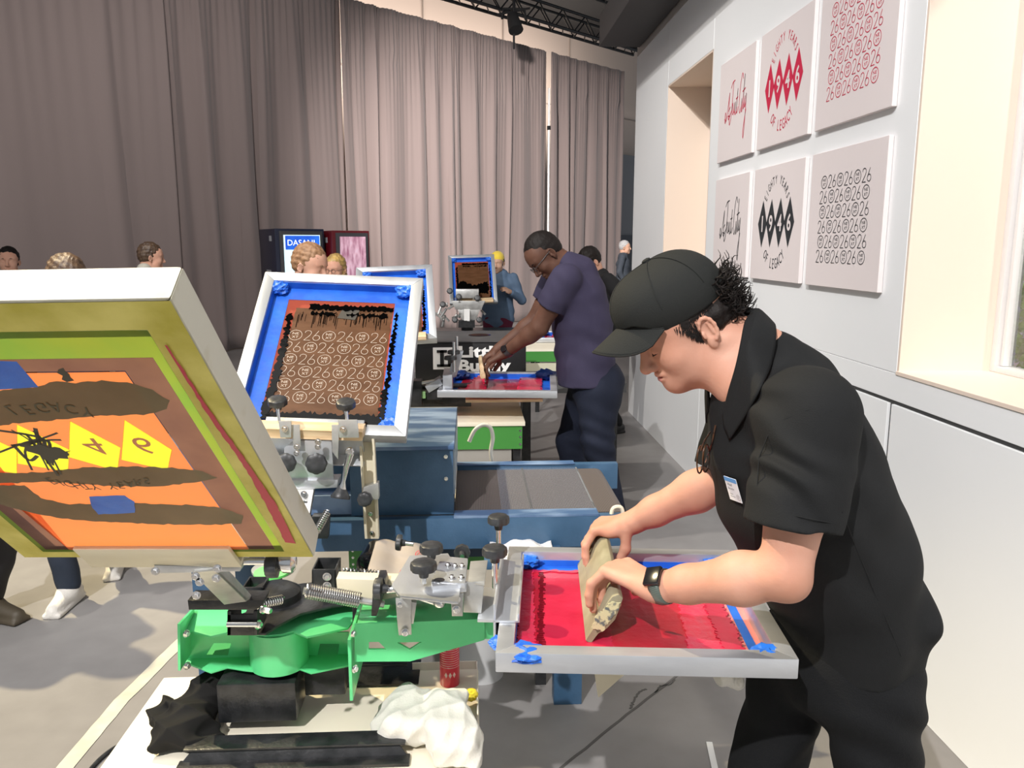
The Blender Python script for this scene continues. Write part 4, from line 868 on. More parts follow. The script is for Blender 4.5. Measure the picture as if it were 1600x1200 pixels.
# ================================================================== tables, dryers, props
tb = thing('work_table', 'cream topped low table carrying the green press in the foreground', 'table', (-.4, 1.6, 0))
MB().bx(-.80, .012, 1.25, 1.935, ZT_-.03, ZT_-.001).build('tabletop', cream, tb, bevel=.003)
MB().bx(-.77, -.02, 1.29, 1.90, ZT_-.11, ZT_-.032).build('green_rail', greend, tb)
for x, y in ((-.76, 1.30), (-.04, 1.30), (-.76, 1.88), (-.04, 1.88)): MB().bx(x-.025, x+.025, y-.025, y+.025, 0, ZT_-.11).build('leg', blackp, tb)
# green bench rail showing under the blue dryer
gb = thing('green_bench', 'green-railed bench standing behind and below the blue conveyor dryer', 'bench', (-.1, 2.9, 0))
MB().bx(-.44, .28, 2.70, 2.72, .47, .575).build('green_rail', greend, gb, bevel=.002)
MB().bx(-.44, .28, 2.70, 3.25, .577, .60).build('bench_top', cream, gb)
for x in (-.42, .25):
    for y in (2.74, 3.2): MB().bx(x-.02, x+.02, y-.02, y+.02, 0, .575).build('leg', blackp, gb)
mb = MB()
for z in (.50, .525, .55): mb.bolt((-.425, 2.70, z), (0, -1, 0), .004, .002)
mb.build('rail_screw', steel, gb)
# blue conveyor dryer
dr = thing('conveyor_dryer', 'blue conveyor dryer with a dark mesh belt, behind the near press', 'dryer', (0, 2.85, 0))
HX0 = -.98; HX1 = -.061
mb = MB(); mb.bx(-.40, HX1, 2.54, 3.16, .735, .958); mb.build('hood', bluep, dr, bevel=.003)
MB().bx(-.41, HX1+.004, 2.533, 3.165, .958, .972).build('hood_lid', bluetop, dr, bevel=.004)
MB().bx(HX1, HX1+.005, 2.56, 3.14, .80, .955).build('hood_end_panel', mat('worn_aluminium_blue', (.30, .38, .48), .4, .3, col2=(.5, .55, .6), scale=10, detail=8), dr)
MB().bx(-1.05, -.40, 2.62, 3.16, .64, .955).build('control_cabinet', bluep, dr, bevel=.003)
MB().bx(-.60, -.40, 2.56, 2.64, .735, .80).build('hood_step', bluetop, dr)
mb = MB(); mb.bx(-1.05, .50, 2.50, 2.535, .628, .735); mb.build('front_rail', bluep, dr, bevel=.003)
MB().bx(-.06, .42, 2.50, 2.56, .735, .742).build('rail_cap', bluetop, dr)
mb = MB(); mb.bx(-.06, .60, 3.13, 3.165, .628, .736); mb.build('rear_rail', bluep, dr, bevel=.003); MB().bx(-.06, .42, 3.125, 3.17, .7365, .741).build('rear_rail_cap', bluetop, dr)
mb = MB(); bl = []
for i in range(13):
    a = -math.pi/2+math.pi*i/12; bl.append((.50+.035*math.cos(a), .69+.035*math.sin(a)))
prof = [(-.06, .725)]+bl[::-1]+[(-.06, .655)]; mb.prism([(x, 2.57, z) for x, z in prof], (0, .53, 0))
beltm = mat('belt_mesh', (.035, .03, .03), .5, wave=('X', 55, (.16, .135, .125)), bump=.001, bscale=200)
mb.build('mesh_belt', beltm, dr)
for sx in (.20, .42): MB().bx(sx, sx+.006, 2.565, 3.11, .726, .729).build('guard_bar', mat('clear_guard_edge', (.4, .42, .44), .2, .5), dr)
MB().bx(.10, .425, 2.565, 3.11, .7275, .729).build('clear_guard', mat('clear_guard', (.3, .35, .45), .15, alpha=.10), dr)
mb = MB(); mb.cyl((.50, 2.535, .69), (.50, 3.13, .69), .030); mb.build('belt_roller', steel, dr, smooth=True)
mb = MB()
for z in (.935, .86): mb.bolt((-.085, 2.535, z), (0, -1, 0), .006, .004)
mb.build('hood_screw', steel, dr)
MB().bx(.285, .385, 2.585, 2.65, 0.0, .63).build('leg', bluep, dr, bevel=.003)
MB().bx(-.95, -.85, 2.585, 2.65, 0.0, .63).build('leg', bluep, dr, bevel=.003)
for x in (.285, -.95): MB().bx(x, x+.1, 3.05, 3.12, 0.0, .63).build('leg', bluep, dr, bevel=.003)
MB().bx(-.35, .30, 2.60, 3.0, .56, .627).build('underside_box', mat('dark_navy_box', (.02, .04, .075), .5), dr)
mb = MB(); mb.tube(smooth_pts([tuple(W(*p, Y=3.2)) for p in ((733, 690), (742, 672), (755, 664), (766, 668), (770, 684), (767, 704), (769, 722))], 6), .0085, 10)
tag(mb.build('power_cable', mat('cable_white', (.7, .68, .62), .5), smooth=True), 'white cable looping out of the back of the blue dryer', 'cable')
# paper sheet on the ledge below the dryer, flatly lit
p = [W(768, 838, Y=2.42), W(864, 838, Y=2.42), W(864, 850, Y=2.40), W(768, 850, Y=2.40)]
cl = thing('folded_shirt', 'white folded shirt with pale pink print lying below the blue dryer rail', 'shirt', W(815, 850, Y=2.42))
tr = MB(); a = W(766, 852, Y=2.42); b = W(865, 852, Y=2.42)
MB().grid(lambda u, v: Vector((a.x+(b.x-a.x)*u, 2.34+.2*v, a.z-.022+.008*math.sin(9*u+4*v)+.004*math.sin(21*u))), 24, 10).build('cloth', mat('shirt_white', (.85, .82, .8), .8, col2=(.85, .55, .55), scale=7, mix=(.55, .62)), cl, smooth=True, solid=.006)
MB().bx(a.x-.02, b.x+.03, 2.33, 2.499, a.z-.045, a.z-.033).build('side_shelf', bluep, dr, bevel=.002)
# ---- props on the near table
bag = thing('shirt_bundle', 'beige folded garment printed with red 26 marks behind the press', 'garment', W(615, 905, Z=.53))
q0, q1, q2, q3 = W(588, 848, Y=2.02), W(672, 852, Y=2.02), W(662, 912, Y=1.90), W(572, 905, Y=1.90)
def quadpt(u, v): return q3.lerp(q2, u).lerp(q0.lerp(q1, u), v)
MB().grid(lambda u, v: quadpt(u, v)+Vector((0, -.006*math.sin(7*u+3*v)-.004*math.sin(15*v+5*u), .004*math.sin(11*u))), 24, 20).build('cloth', mat('kraft_fabric', (.33, .28, .235), .75, col2=(.27, .23, .19), scale=9), bag, smooth=True, solid=.012)
mb = MB(); e1 = (q1-q0).normalized(); e2 = (q0-q3).normalized(); nn = e1.cross(e2).normalized(); 
if nn.y > 0: nn = -nn
mb2 = MB(); next_mark(mb2, 0, 0, .014, .014, .002); two_six(mb2, .036, .0, .032, .030, .002); next_mark(mb2, .072, 0, .014, .014, .002); next_mark(mb2, .03, -.038, .014, .014, .002); two_six(mb2, .062, -.036, .03, .028, .002)
c = quadpt(.66, .10)+nn*.022; ang = R(66); ex = e1*math.cos(ang)+e2*math.sin(ang); ey = -e1*math.sin(ang)+e2*math.cos(ang)
mb2.v = [tuple(c+ex*v[0]+ey*v[1]) for v in mb2.v]; mb2.build('printed_marks', mat('print_red', (.5, .03, .05), .6), bag)
blk = thing('black_box', 'glossy black rounded block beside the beige garment', 'box', W(590, 905, Z=.55))
mb = MB(); mb.lathe(W(578, 886, Y=2.06), (.1, 1, 0), [(.02, 0), (.040, .01), (.040, .10), (.02, .11)], 24); mb.build('body', mat('gloss_black', (.004, .004, .005), .15), blk, smooth=True)
# red spray can
c0 = W(703, 1068, Z=.521); 
can = thing('spray_can', 'red aerosol can standing upright beside the white towel', 'spray can', c0)
MB().lathe(c0, (0, 0, 1), [(.022, 0), (.025, .003), (.025, .115), (.024, .12)], 28).build('can_body', mat('can_red', (.70, .015, .05), .28, coat=.3), can, smooth=True)
MB().lathe(c0, (0, 0, 1), [(.022, .1201), (.013, .135), (.008, .14)], 24).build('can_shoulder', steel, can, smooth=True)
MB().lathe(c0, (0, 0, 1), [(.007, .1401), (.007, .155), (.004, .158)], 12).build('nozzle', white_m, can, smooth=True)
mb = MB()
for i in range(9):
    for kk in range(12):
        th = R(200)+R(140)*kk/12; th2 = th+R(140)/12
        if kk in (0, 11) and i % 3: continue
        z = .055+i*.006; r_ = .0254; mb.add([c0+Vector((math.cos(t)*r_, math.sin(t)*r_, zz)) for t, zz in ((th, z), (th2, z), (th2, z+.0012), (th, z+.0012))], [(0, 1, 2, 3)])
for kk in (0, 1, 2):
    th = R(250+kk*24); d_ = R(9)
    mb.add([c0+Vector((math.cos(t)*.0254, math.sin(t)*.0254, zz)) for t, zz in ((th-d_, .036), (th, .028), (th+d_, .036), (th, .044))], [(0, 1, 2, 3)])
mb.build('can_print', mat('can_print_pale', (.85, .6, .6), .5), can)
tag(crumple(W(735, 1086, Z=.55), .014, 4, 1, 1, .8).build('yellow_cap', mat('cap_yellow', (.8, .62, .04), .4), smooth=True), 'small bright yellow cap beside the white towel', 'cap')
# clear tray
tr = thing('plastic_tray', 'shallow clear-white plastic tray under the spray can and towel', 'tray', (-.05, 1.85, .521))
mb = MB(); mb.bx(-.16, .010, 1.68, 1.93, .5205, .523); mb.bx(-.16, .010, 1.927, 1.93, .521, .545); mb.bx(.007, .010, 1.68, 1.93, .521, .545); mb.build('tray_body', mat('tray_plastic', (.80, .74, .68), .3, alpha=.85), tr)
# white bucket
bk_ = W(765, 1060, Z=.25); bc = Vector(W(752, 1052, Z=0))
bu = thing('bucket', 'pale grey plastic bucket on the floor under the corner of the red screen', 'bucket', bc)
MB().lathe(bc, (0, 0, 1), [(.085, .0), (.105, .26), (.11, .26), (.11, .27), (.10, .27), (.08, .02)], 32).build('bucket_body', mat('bucket_white', (.6, .6, .6), .4), bu, smooth=True)
# cloths
def cloth_heap(name, prims, m, vox, fold, label, cat, parent=None):
    def disp(P):
        x, y, z = P[:, 0], P[:, 1], P[:, 2]; s_ = 0
        for (dx, dy, dz, f_, a_) in fold: s_ = s_+a_*np.abs(np.sin(f_*(x*dx+y*dy+z*dz)+1.5*np.sin(14*x+9*z)+1.2*np.sin(17*y+5*z)))
        return (s_-.4*sum(f_[4] for f_ in fold)).astype(np.float32)
    if prims[0].lo[2] < .8: prims = flatcut(prims, ZT_+.004)
    o = sdf_obj(name, m, parent, [(prims, vox, disp)]); 
    if label: tag(o, label, cat)
    return o
tw = mat('towel_white', (.70, .67, .60), .9, bump=.0012, bscale=220, sheen=.3)
Z5 = ZT_
pr = [rbox(W(650, 1120, Z=Z5+.04), (.07, .075, .040), .03, k=.03), rbox(W(700, 1125, Z=Z5+.05), (.05, .085, .05), .03, k=.02), rbox(W(715, 1165, Z=Z5+.03), (.05, .06, .045), .03, k=.03), ell(W(610, 1130, Z=Z5+.02), (.05, .06, .03), k=.03), ell(W(735, 1190, Z=Z5+.0), (.03, .05, .05), k=.02), ell(W(640, 1085, Z=Z5+.06), (.035, .03, .035), k=.02)]
cloth_heap('towel', pr, tw, .0028, [(.9, .5, .2, 30, .010), (-.3, .9, .5, 42, .006), (1, .1, -.6, 85, .003)], 'crumpled white terry towel heaped at the right of the press base', 'towel')
pr = [ell(W(300, 1120, Z=Z5+.04), (.055, .10, .05), k=.03), ell(W(265, 1140, Z=Z5+.03), (.04, .07, .035), k=.03), ell(W(335, 1075, Z=Z5+.07), (.05, .06, .05), k=.03), ell(W(255, 1115, Z=Z5+.03), (.035, .05, .03), k=.02), ell(W(310, 1155, Z=Z5+.02), (.06, .04, .025), k=.02)]
cloth_heap('rag', pr, mat('black_rag', (.010, .0095, .009), .85, spec=.25), .0028, [(1, .6, .9, 38, .010), (-.5, 1, .4, 55, .007), (.3, -.6, 1, 90, .003)], 'crumpled black cloth draped at the left side of the press base', 'cloth')
# floor cable lower left
mb = MB(); mb.tube(smooth_pts([tuple(W(*p, Z=.008)) for p in ((130, 1215), (160, 1182), (195, 1160), (235, 1150), (280, 1150))], 6), .006, 8); tag(mb.build('floor_cable', blackr, smooth=True), 'thin dark cable on the floor running under the black cloth', 'cable')
# cardboard sheets / hanging cloth below the red screen
sh = MB(); sh.prism([W(928, 1046, Y=1.80), W(985, 1046, Y=1.80), W(935, 1090, Y=1.80)], (0, .004, 0)); tag(sh.build('pallet_board', mat('board_cream', (.75, .66, .5), .6)), 'cream triangular corner of a board hanging below the red screen', 'board')
sq2 = MB(); P_ = [(955, 808), (957, 796), (963, 792), (970, 793), (973, 800), (973, 812)]
tag(MB().tube(smooth_pts([tuple(W(a, b, Y=2.52)) for a, b in P_], 4), .007, 8).build('cotton_strap', mat('cotton_cream', (.8, .68, .52), .8), smooth=True), 'short cream cotton loop over the end of the blue dryer rail', 'strap')
# ---- squeegee in the near raised screen
def squeegee(name, label, M, L_, wood_m, blade_m, edge=None, H_=.1, group=None):
    root = thing(name, label, 'squeegee', M=M, group=group)
    prof = [(-.013, .03), (-.016, .05), (-.010, .075), (-.014, .092), (-.008, H_+.004), (.008, H_+.004), (.014, .092), (.010, .075), (.016, .05), (.013, .03)]
    local(MB().prism([(0, y, z) for y, z in prof], (L_, 0, 0)).build('handle', wood_m, bevel=.0025), root)
    local(MB().bx(.002, L_-.002, -.0045, .0045, 0, .032).build('blade', blade_m), root)
    if edge: local(MB().bx(-.002, L_+.002, -.0065, .0065, .012, .030).build('ink_residue', edge), root)
    return root
MS = plA.M @ Matrix.Translation((.055, .052, .020)) @ Matrix.Rotation(R(58), 4, 'X')
squeegee('squeegee', 'wooden squeegee lying in the bottom of the raised blue-taped screen with the 26 rows', MS, .345, wood, ink_k, ink_k, .085)
# ---- second press row: bench, press, screens
b2 = thing('drawer_bench', 'green-fronted bench with cream top and grey drawers, in the middle distance', 'workbench', (0, 4.5, 0))
zz = .69
MB().bx(-.62, .287, 4.13, 4.95, zz-.022, zz).build('bench_top', cream, b2, bevel=.002)
MB().bx(-.60, .272, 4.14, 4.16, zz-.15, zz-.022).build('green_rail', greend, b2)
for i in range(4): MB().bx(-.50, .215, 4.155, 4.60, zz-.152-.09*(i+1)+.006, zz-.152-.09*i).build('drawer', mat('drawer_grey', (.33, .31, .28), .5), b2, bevel=.003)
for x in (.225, -.6): MB().bx(x, x+.04, 4.16, 4.20, 0, zz-.15).build('leg', blackp, b2)
for x in (.225, -.6): MB().bx(x, x+.04, 4.85, 4.90, 0, zz-.15).build('leg', blackp, b2)
mb = MB()
for z in (zz-.05, zz-.085, zz-.125): mb.bolt((.262, 4.14, z), (0, -1, 0), .006, .003)
mb.build('rail_screw', steel, b2)
bp_ = thing('black_stand', 'tall black post stand holding the far red screen platen beside the drawer bench', 'stand', (.32, 4.6, 0))
MB().bx(.295, .345, 4.5, 4.56, 0, .789).build('post', blackp, bp_); MB().bx(-.03, .385, 4.17, 4.62, .790, .806).build('platen', wood, bp_, bevel=.002)
for lbx, a in (('shelf_tube', 1),):
    p = MB().cyl((-.6, 4.19, zz+.022), (-.10, 4.19, zz+.022), .020).build('paper_roll', mat('paper_roll', (.72, .69, .6), .6), smooth=True); tag(p, 'pale paper roll lying along the drawer bench top', 'roll')
pr2 = thing('screen_printing_press', 'second black and green printing press behind the blue dryer', 'printing press', (-.5, 4.45, zz))
mb = MB(); mb.bx(-.6, .0, 4.38, 4.52, zz+.035, zz+.09); mb.lathe((-.45, 4.45, zz), (0, 0, 1), [(.10, 0), (.10, .1), (.05, .11), (.05, .25)], 24); mb.bx(-.62, .02, 4.40, 4.50, zz+.13, zz+.15); mb.build('press_frame', blackp, pr2, bevel=.003)
mb = MB(); mb.lathe((-.42, 4.40, zz+.12), (0, 0, 1), [(.06, 0), (.06, .06), (.03, .07)], 20); mb.bx(-.5, -.25, 4.3, 4.34, zz+.10, zz+.14); mb.build('green_hub', mat('press_green_pale', (.3, .52, .22), .4), pr2, bevel=.002)
mb = MB(); mb.bx(-.34, -.27, 4.28, 4.38, zz+.06, zz+.20); mb.bx(-.24, -.16, 4.26, 4.36, zz+.1, zz+.17); mb.build('black_bracket', blackp, pr2, bevel=.003)
mb = MB(); mb.box((-.2, 4.30, zz+.18), (.09, .1, .04), Euler((0, R(-30), 0))); mb.bx(-.15, -.10, 4.18, 4.42, zz+.14, zz+.25); mb.prism([(-.13, 4.3, zz+.2), (-.08, 4.3, zz+.22), (-.04, 4.3, zz+.36), (-.09, 4.3, zz+.36)], (0, .05, 0)); mb.tube([(-.3, 4.3, zz+.18), (-.1, 4.28, zz+.22)], .01, 8); mb.build('print_head', alu, pr2, bevel=.002)
for px, py, Y in ((709, 553, 4.25), (704, 562, 4.18)): MB().knob(W(px, py, Y=Y), (0, 0, 1), .033, .02).build('adjustment_knob', blackr, pr2, smooth=True)
mb = MB(); mb.cyl((-.09, 4.22, zz+.26), (-.09, 4.22, zz+.42), .008); mb.cyl((-.075, 4.32, zz+.26), (-.075, 4.32, zz+.44), .008); mb.build('threaded_stem', steel, pr2, smooth=True)
def red_screen(label, pl, t=.038, b=.036):
    root = thing('printing_screen', label, 'screen frame', M=pl.M); w_, l = pl.w, pl.l
    local(frame_ring(w_, l, t, b).build('aluminium_frame', alu, bevel=.002), root)
    local(MB().bx(b-.01, w_-b+.01, b-.01, l-b+.01, 0, .0012).build('mesh', mat('screen_mesh_pink', (.75, .25, .24), .5)), root)
    tape_lining(pl, w_, l, t, b, .045, root)
    local(rough_poly([(b+.05, b+.05), (w_-b-.01, b+.05), (w_-b-.01, l-b-.05), (b+.05, l-b-.05)], .004, .01, 3, .003, .002).build('thin_ink_field', ink_r2), root)
    local(rough_poly([(b+.05, l-b-.17), (w_-b-.01, l-b-.18), (w_-b-.01, l-b-.05), (b+.06, l-b-.05)], .008, .01, 4, .005, .012).build('thick_ink_at_outer_end', ink_r3), root)
    local(rough_poly([(b+.05, b+.13), (w_-b-.01, b+.10), (w_-b-.01, b+.20), (b+.04, b+.19)], .012, .012, 5, .005, .022).build('ink_ridge', ink_r), root)
    local(crumple((b+.03, l-b-.02, t*.8), .04, 6, 1.2, 1.2, .7).build('crumpled_tape', mat('tape_dark_blue', (.01, .04, .2), .5), smooth=True), root)
    local(crumple((b+.04, b+.03, t*.7), .035, 8, 1.4, 1.2, .6).build('crumpled_tape', mat('tape_dark_blue', (.01, .04, .2), .5), smooth=True), root)
    return root
plR2 = Plane(tuple(W(705, 580, Z=.865)), tuple(W(695, 610, Z=.865)), tuple(W(868, 581, Z=.865)), off=-.038)
red_screen('flat aluminium screen with red ink under the hands of the man in the purple shirt', plR2)
plB2 = Plane(W(553, 535, Y=3.9), W(683, 535, Y=3.9), W(556, 418, Y=4.33), off=-.038)
black_screen('printing_screen', 'raised blue-taped screen half hidden behind the nearest raised one', plB2, pattern=False, simple=True)
MS2 = plB2.M @ Matrix.Translation((plB2.w*.25, .06, .02)) @ Matrix.Rotation(R(60), 4, 'X')
squeegee('squeegee', 'wooden squeegee resting in the half hidden raised screen', MS2, plB2.w*.62, wood, ink_k)
# little dryer with lettering
ld = thing('conveyor_dryer', 'black dryer with white lettering on its front, behind the man in purple', 'dryer', (0, 5.1, 0))
a = W(648, 535, Y=4.95); b = W(822, 535, Y=4.95); zt = a.z; zb = W(735, 602, Y=4.95).z
MB().bx(a.x, b.x, 4.95, 5.55, zb, zt).build('hood', mat('dryer_black', (.012, .012, .013), .45), ld, bevel=.004)
MB().bx(a.x-.005, b.x+.005, 4.94, 5.56, zt, zt+.006).build('hood_lid', mat('dryer_lid_grey', (.06, .062, .064), .5, col2=(.09, .09, .09), scale=8), ld)
MB().lathe((.06, 5.28, zt+.0065), (0, 0, 1), [(.075, 0), (.075, .002)], 24).build('lid_hole', ink_k, ld)
MB().bx(a.x-.5, b.x+.65, 4.97, 5.5, zb-.06, zb).build('conveyor_bed', mat('bed_grey', (.10, .10, .10), .5), ld)
mb = MB()
for x in (a.x-.45, b.x+.55):
    for y in (5.0, 5.45): mb.bx(x, x+.05, y, y+.05, 0, zb-.06)
mb.build('stand_leg', blackp, ld)
lw_ = mat('lettering_white', (.9, .9, .88), .5); mb = MB(); s_ = (b.x-a.x)/174.   # metres per pixel
def LX(px): return a.x+(px-648)*s_
def LZ(py): return zt-(py-535)*s_*1.02
mb.prism([(LX(676), 4.948, LZ(543)), (LX(711), 4.948, LZ(543)), (LX(711), 4.948, LZ(577)), (LX(676), 4.948, LZ(577))], (0, .001, 0))
q = MB(); put_text(q, 'Little', 0, 0, .074, width=.29, bold=.04); q.xf(Matrix.Translation((LX(752), 4.947, LZ(550))) @ Matrix.Rotation(R(90), 4, 'X')); 
mb.add(q.v, q.f)
q = MB(); put_text(q, 'Buddy', 0, 0, .098, width=.33, bold=.04); q.xf(Matrix.Translation((LX(757), 4.947, LZ(574))) @ Matrix.Rotation(R(90), 4, 'X'))
mb.add(q.v, q.f)
mb.build('lettering', lw_, ld)
mb = MB(); x0, x1 = LX(682), LX(703)
for (pa, pb, qa, qb) in ((682, 698, 547, 551), (687, 693, 547, 573), (682, 704, 569, 573), (699, 704, 560, 573)): mb.bx(LX(pa), LX(pb), 4.944, 4.9465, LZ(qb), LZ(qa))
mb.build('badge_letter', mat('dryer_black', (.012, .012, .013), .45), ld)
# far press with its raised screen
plC = Plane(W(703, 474, Y=7.9), W(778, 474, Y=7.9), W(700, 399, Y=8.3), off=-.038)
scC = black_screen('printing_screen', 'small far raised blue-taped screen with a pool of black ink, before the yellow beanie', plC, pattern=False, simple=True)
w_, l = plC.w, plC.l
local(rough_poly([(w_*.17, l*.22), (w_*.82, l*.22), (w_*.83, l*.46), (w_*.5, l*.38), (w_*.3, l*.49), (w_*.17, l*.44)], .012, .012, 9, .004, .004).build('pooled_ink', ink_k), scC)
MS3 = plC.M @ Matrix.Translation((.09, .07, .02)) @ Matrix.Rotation(R(60), 4, 'X')
squeegee('squeegee', 'pale wooden squeegee lying in the far raised screen', MS3, .34, wood, ink_k)
p3 = thing('screen_printing_press', 'far grey metal printing press carrying the small raised screen', 'printing press', W(738, 515, Y=8.0))
mb = MB(); F_ = lambda px, py, Y=7.85: W(px, py, Y=Y)
mb.prism([F_(712, 452), F_(748, 452), F_(748, 466), F_(712, 466)], (0, .12, 0)); mb.prism([F_(705, 470), F_(758, 470), F_(752, 484), F_(712, 484)], (0, .2, 0)); mb.prism([F_(715, 484), F_(750, 484), F_(744, 500), F_(722, 500)], (0, .25, 0)); mb.build('print_head', alud, p3, bevel=.003)
mb = MB(); mb.prism([F_(725, 483, 7.8), F_(734, 483, 7.8), F_(734, 502, 7.8), F_(725, 502, 7.8)], (0, .02, 0)); mb.build('head_plate', mat('plate_bright', (.8, .8, .78), .4), p3)
rs = random.Random(12); mb = MB()
for i in range(16):
    p = F_(rs.uniform(690, 760), rs.uniform(465, 505), 7.85+rs.uniform(0, .3)); mb.tube([p, p+Vector((rs.uniform(-.15, .15), rs.uniform(-.05, .05), rs.uniform(-.12, .12)))], .012, 6)
mb.build('linkage_rods', alud, p3)
for px, py in ((692, 476), (711, 500), (749, 500), (717, 464), (746, 466), (703, 455)): MB().knob(F_(px, py), (0, -1, .3), .03, .02).build('adjustment_knob', blackr, p3, smooth=True)
mb = MB(); mb.prism([F_(716, 501, 7.8), F_(742, 501, 7.8), F_(742, 512, 7.8), F_(716, 512, 7.8)], (0, .1, 0)); mb.build('black_bracket', blackp, p3)
zf = F_(730, 512, 7.8).z; mb = MB(); mb.cyl((F_(730, 512, 7.9).x, 7.95, .78), (F_(730, 512, 7.9).x, 7.95, zf), .06); mb.bx(-.45, .55, 7.75, 8.2, .76, .78); mb.build('pedestal', blackp, p3)
ft = thing('folding_table', 'grey trestle table under the far printing press', 'table', (.05, 8, 0)); MB().bx(-.8, .7, 7.6, 8.3, .72, .758).build('tabletop', mat('table_grey', (.5, .47, .44), .6), ft)
for x, y in ((-.75, 7.65), (.65, 7.65), (-.75, 8.25), (.65, 8.25)): MB().bx(x-.02, x+.02, y-.02, y+.02, 0, .72).build('leg', blackp, ft)
# screen and press beyond the man in purple
plD = Plane(tuple(W(835, 517, Z=.88)), tuple(W(828, 528, Z=.88)), tuple(W(905, 517, Z=.88)), off=-.038)
red_screen('flat far screen edged with blue tape, showing between the dryer and the man in purple', plD)
b3 = thing('green_bench', 'far green-railed bench behind the man in purple', 'bench', (.7, 6.2, 0))
za = W(860, 545, Y=6.0).z
MB().bx(.40, .93, 6.0, 6.5, za-.02, za).build('bench_top', cream, b3); MB().bx(.40, .93, 6.0, 6.02, za-.10, za-.02).build('green_rail', greend, b3)
for x in (.41, .88):
    for y in (6.04, 6.45): MB().bx(x, x+.04, y, y+.04, 0, za-.12).build('leg', blackp, b3)
MB().bx(.42, .90, 5.99, 6.0, W(850, 590, Y=6.0).z, za-.11).build('cream_panel', mat('panel_cream', (.62, .6, .45), .6), b3)
# tape roll on the floor by the man in purple
c = W(850, 716, Z=0.0); c = Vector((W(850, 716, Y=4.9).x, 4.9, .0))
cr_ = thing('storage_tub', 'white lidded tub on the floor behind the dryer', 'tub', c)
MB().lathe(c, (0, 0, 1), [(.08, 0), (.09, .10), (.085, .105), (.02, .106)], 24).build('tub_body', white_m, cr_, smooth=True)
tr_ = MB(); tr_.lathe(c+Vector((0, 0, .108)), (0, 0, 1), [(.045, 0), (.07, 0), (.07, .07), (.045, .07), (.045, 0)], 28)
roll = thing('tape_roll', 'roll of blue masking tape standing on the white tub', 'tape roll', c+Vector((0, 0, .108)))
tr_.build('tape_winding', tape_m, roll, smooth=False); MB().lathe(c+Vector((0, 0, .108)), (0, 0, 1), [(.040, 0), (.0445, 0), (.0445, .072), (.040, .072), (.04, 0)], 28).build('card_core', mat('core_yellow', (.75, .66, .2), .6), roll)
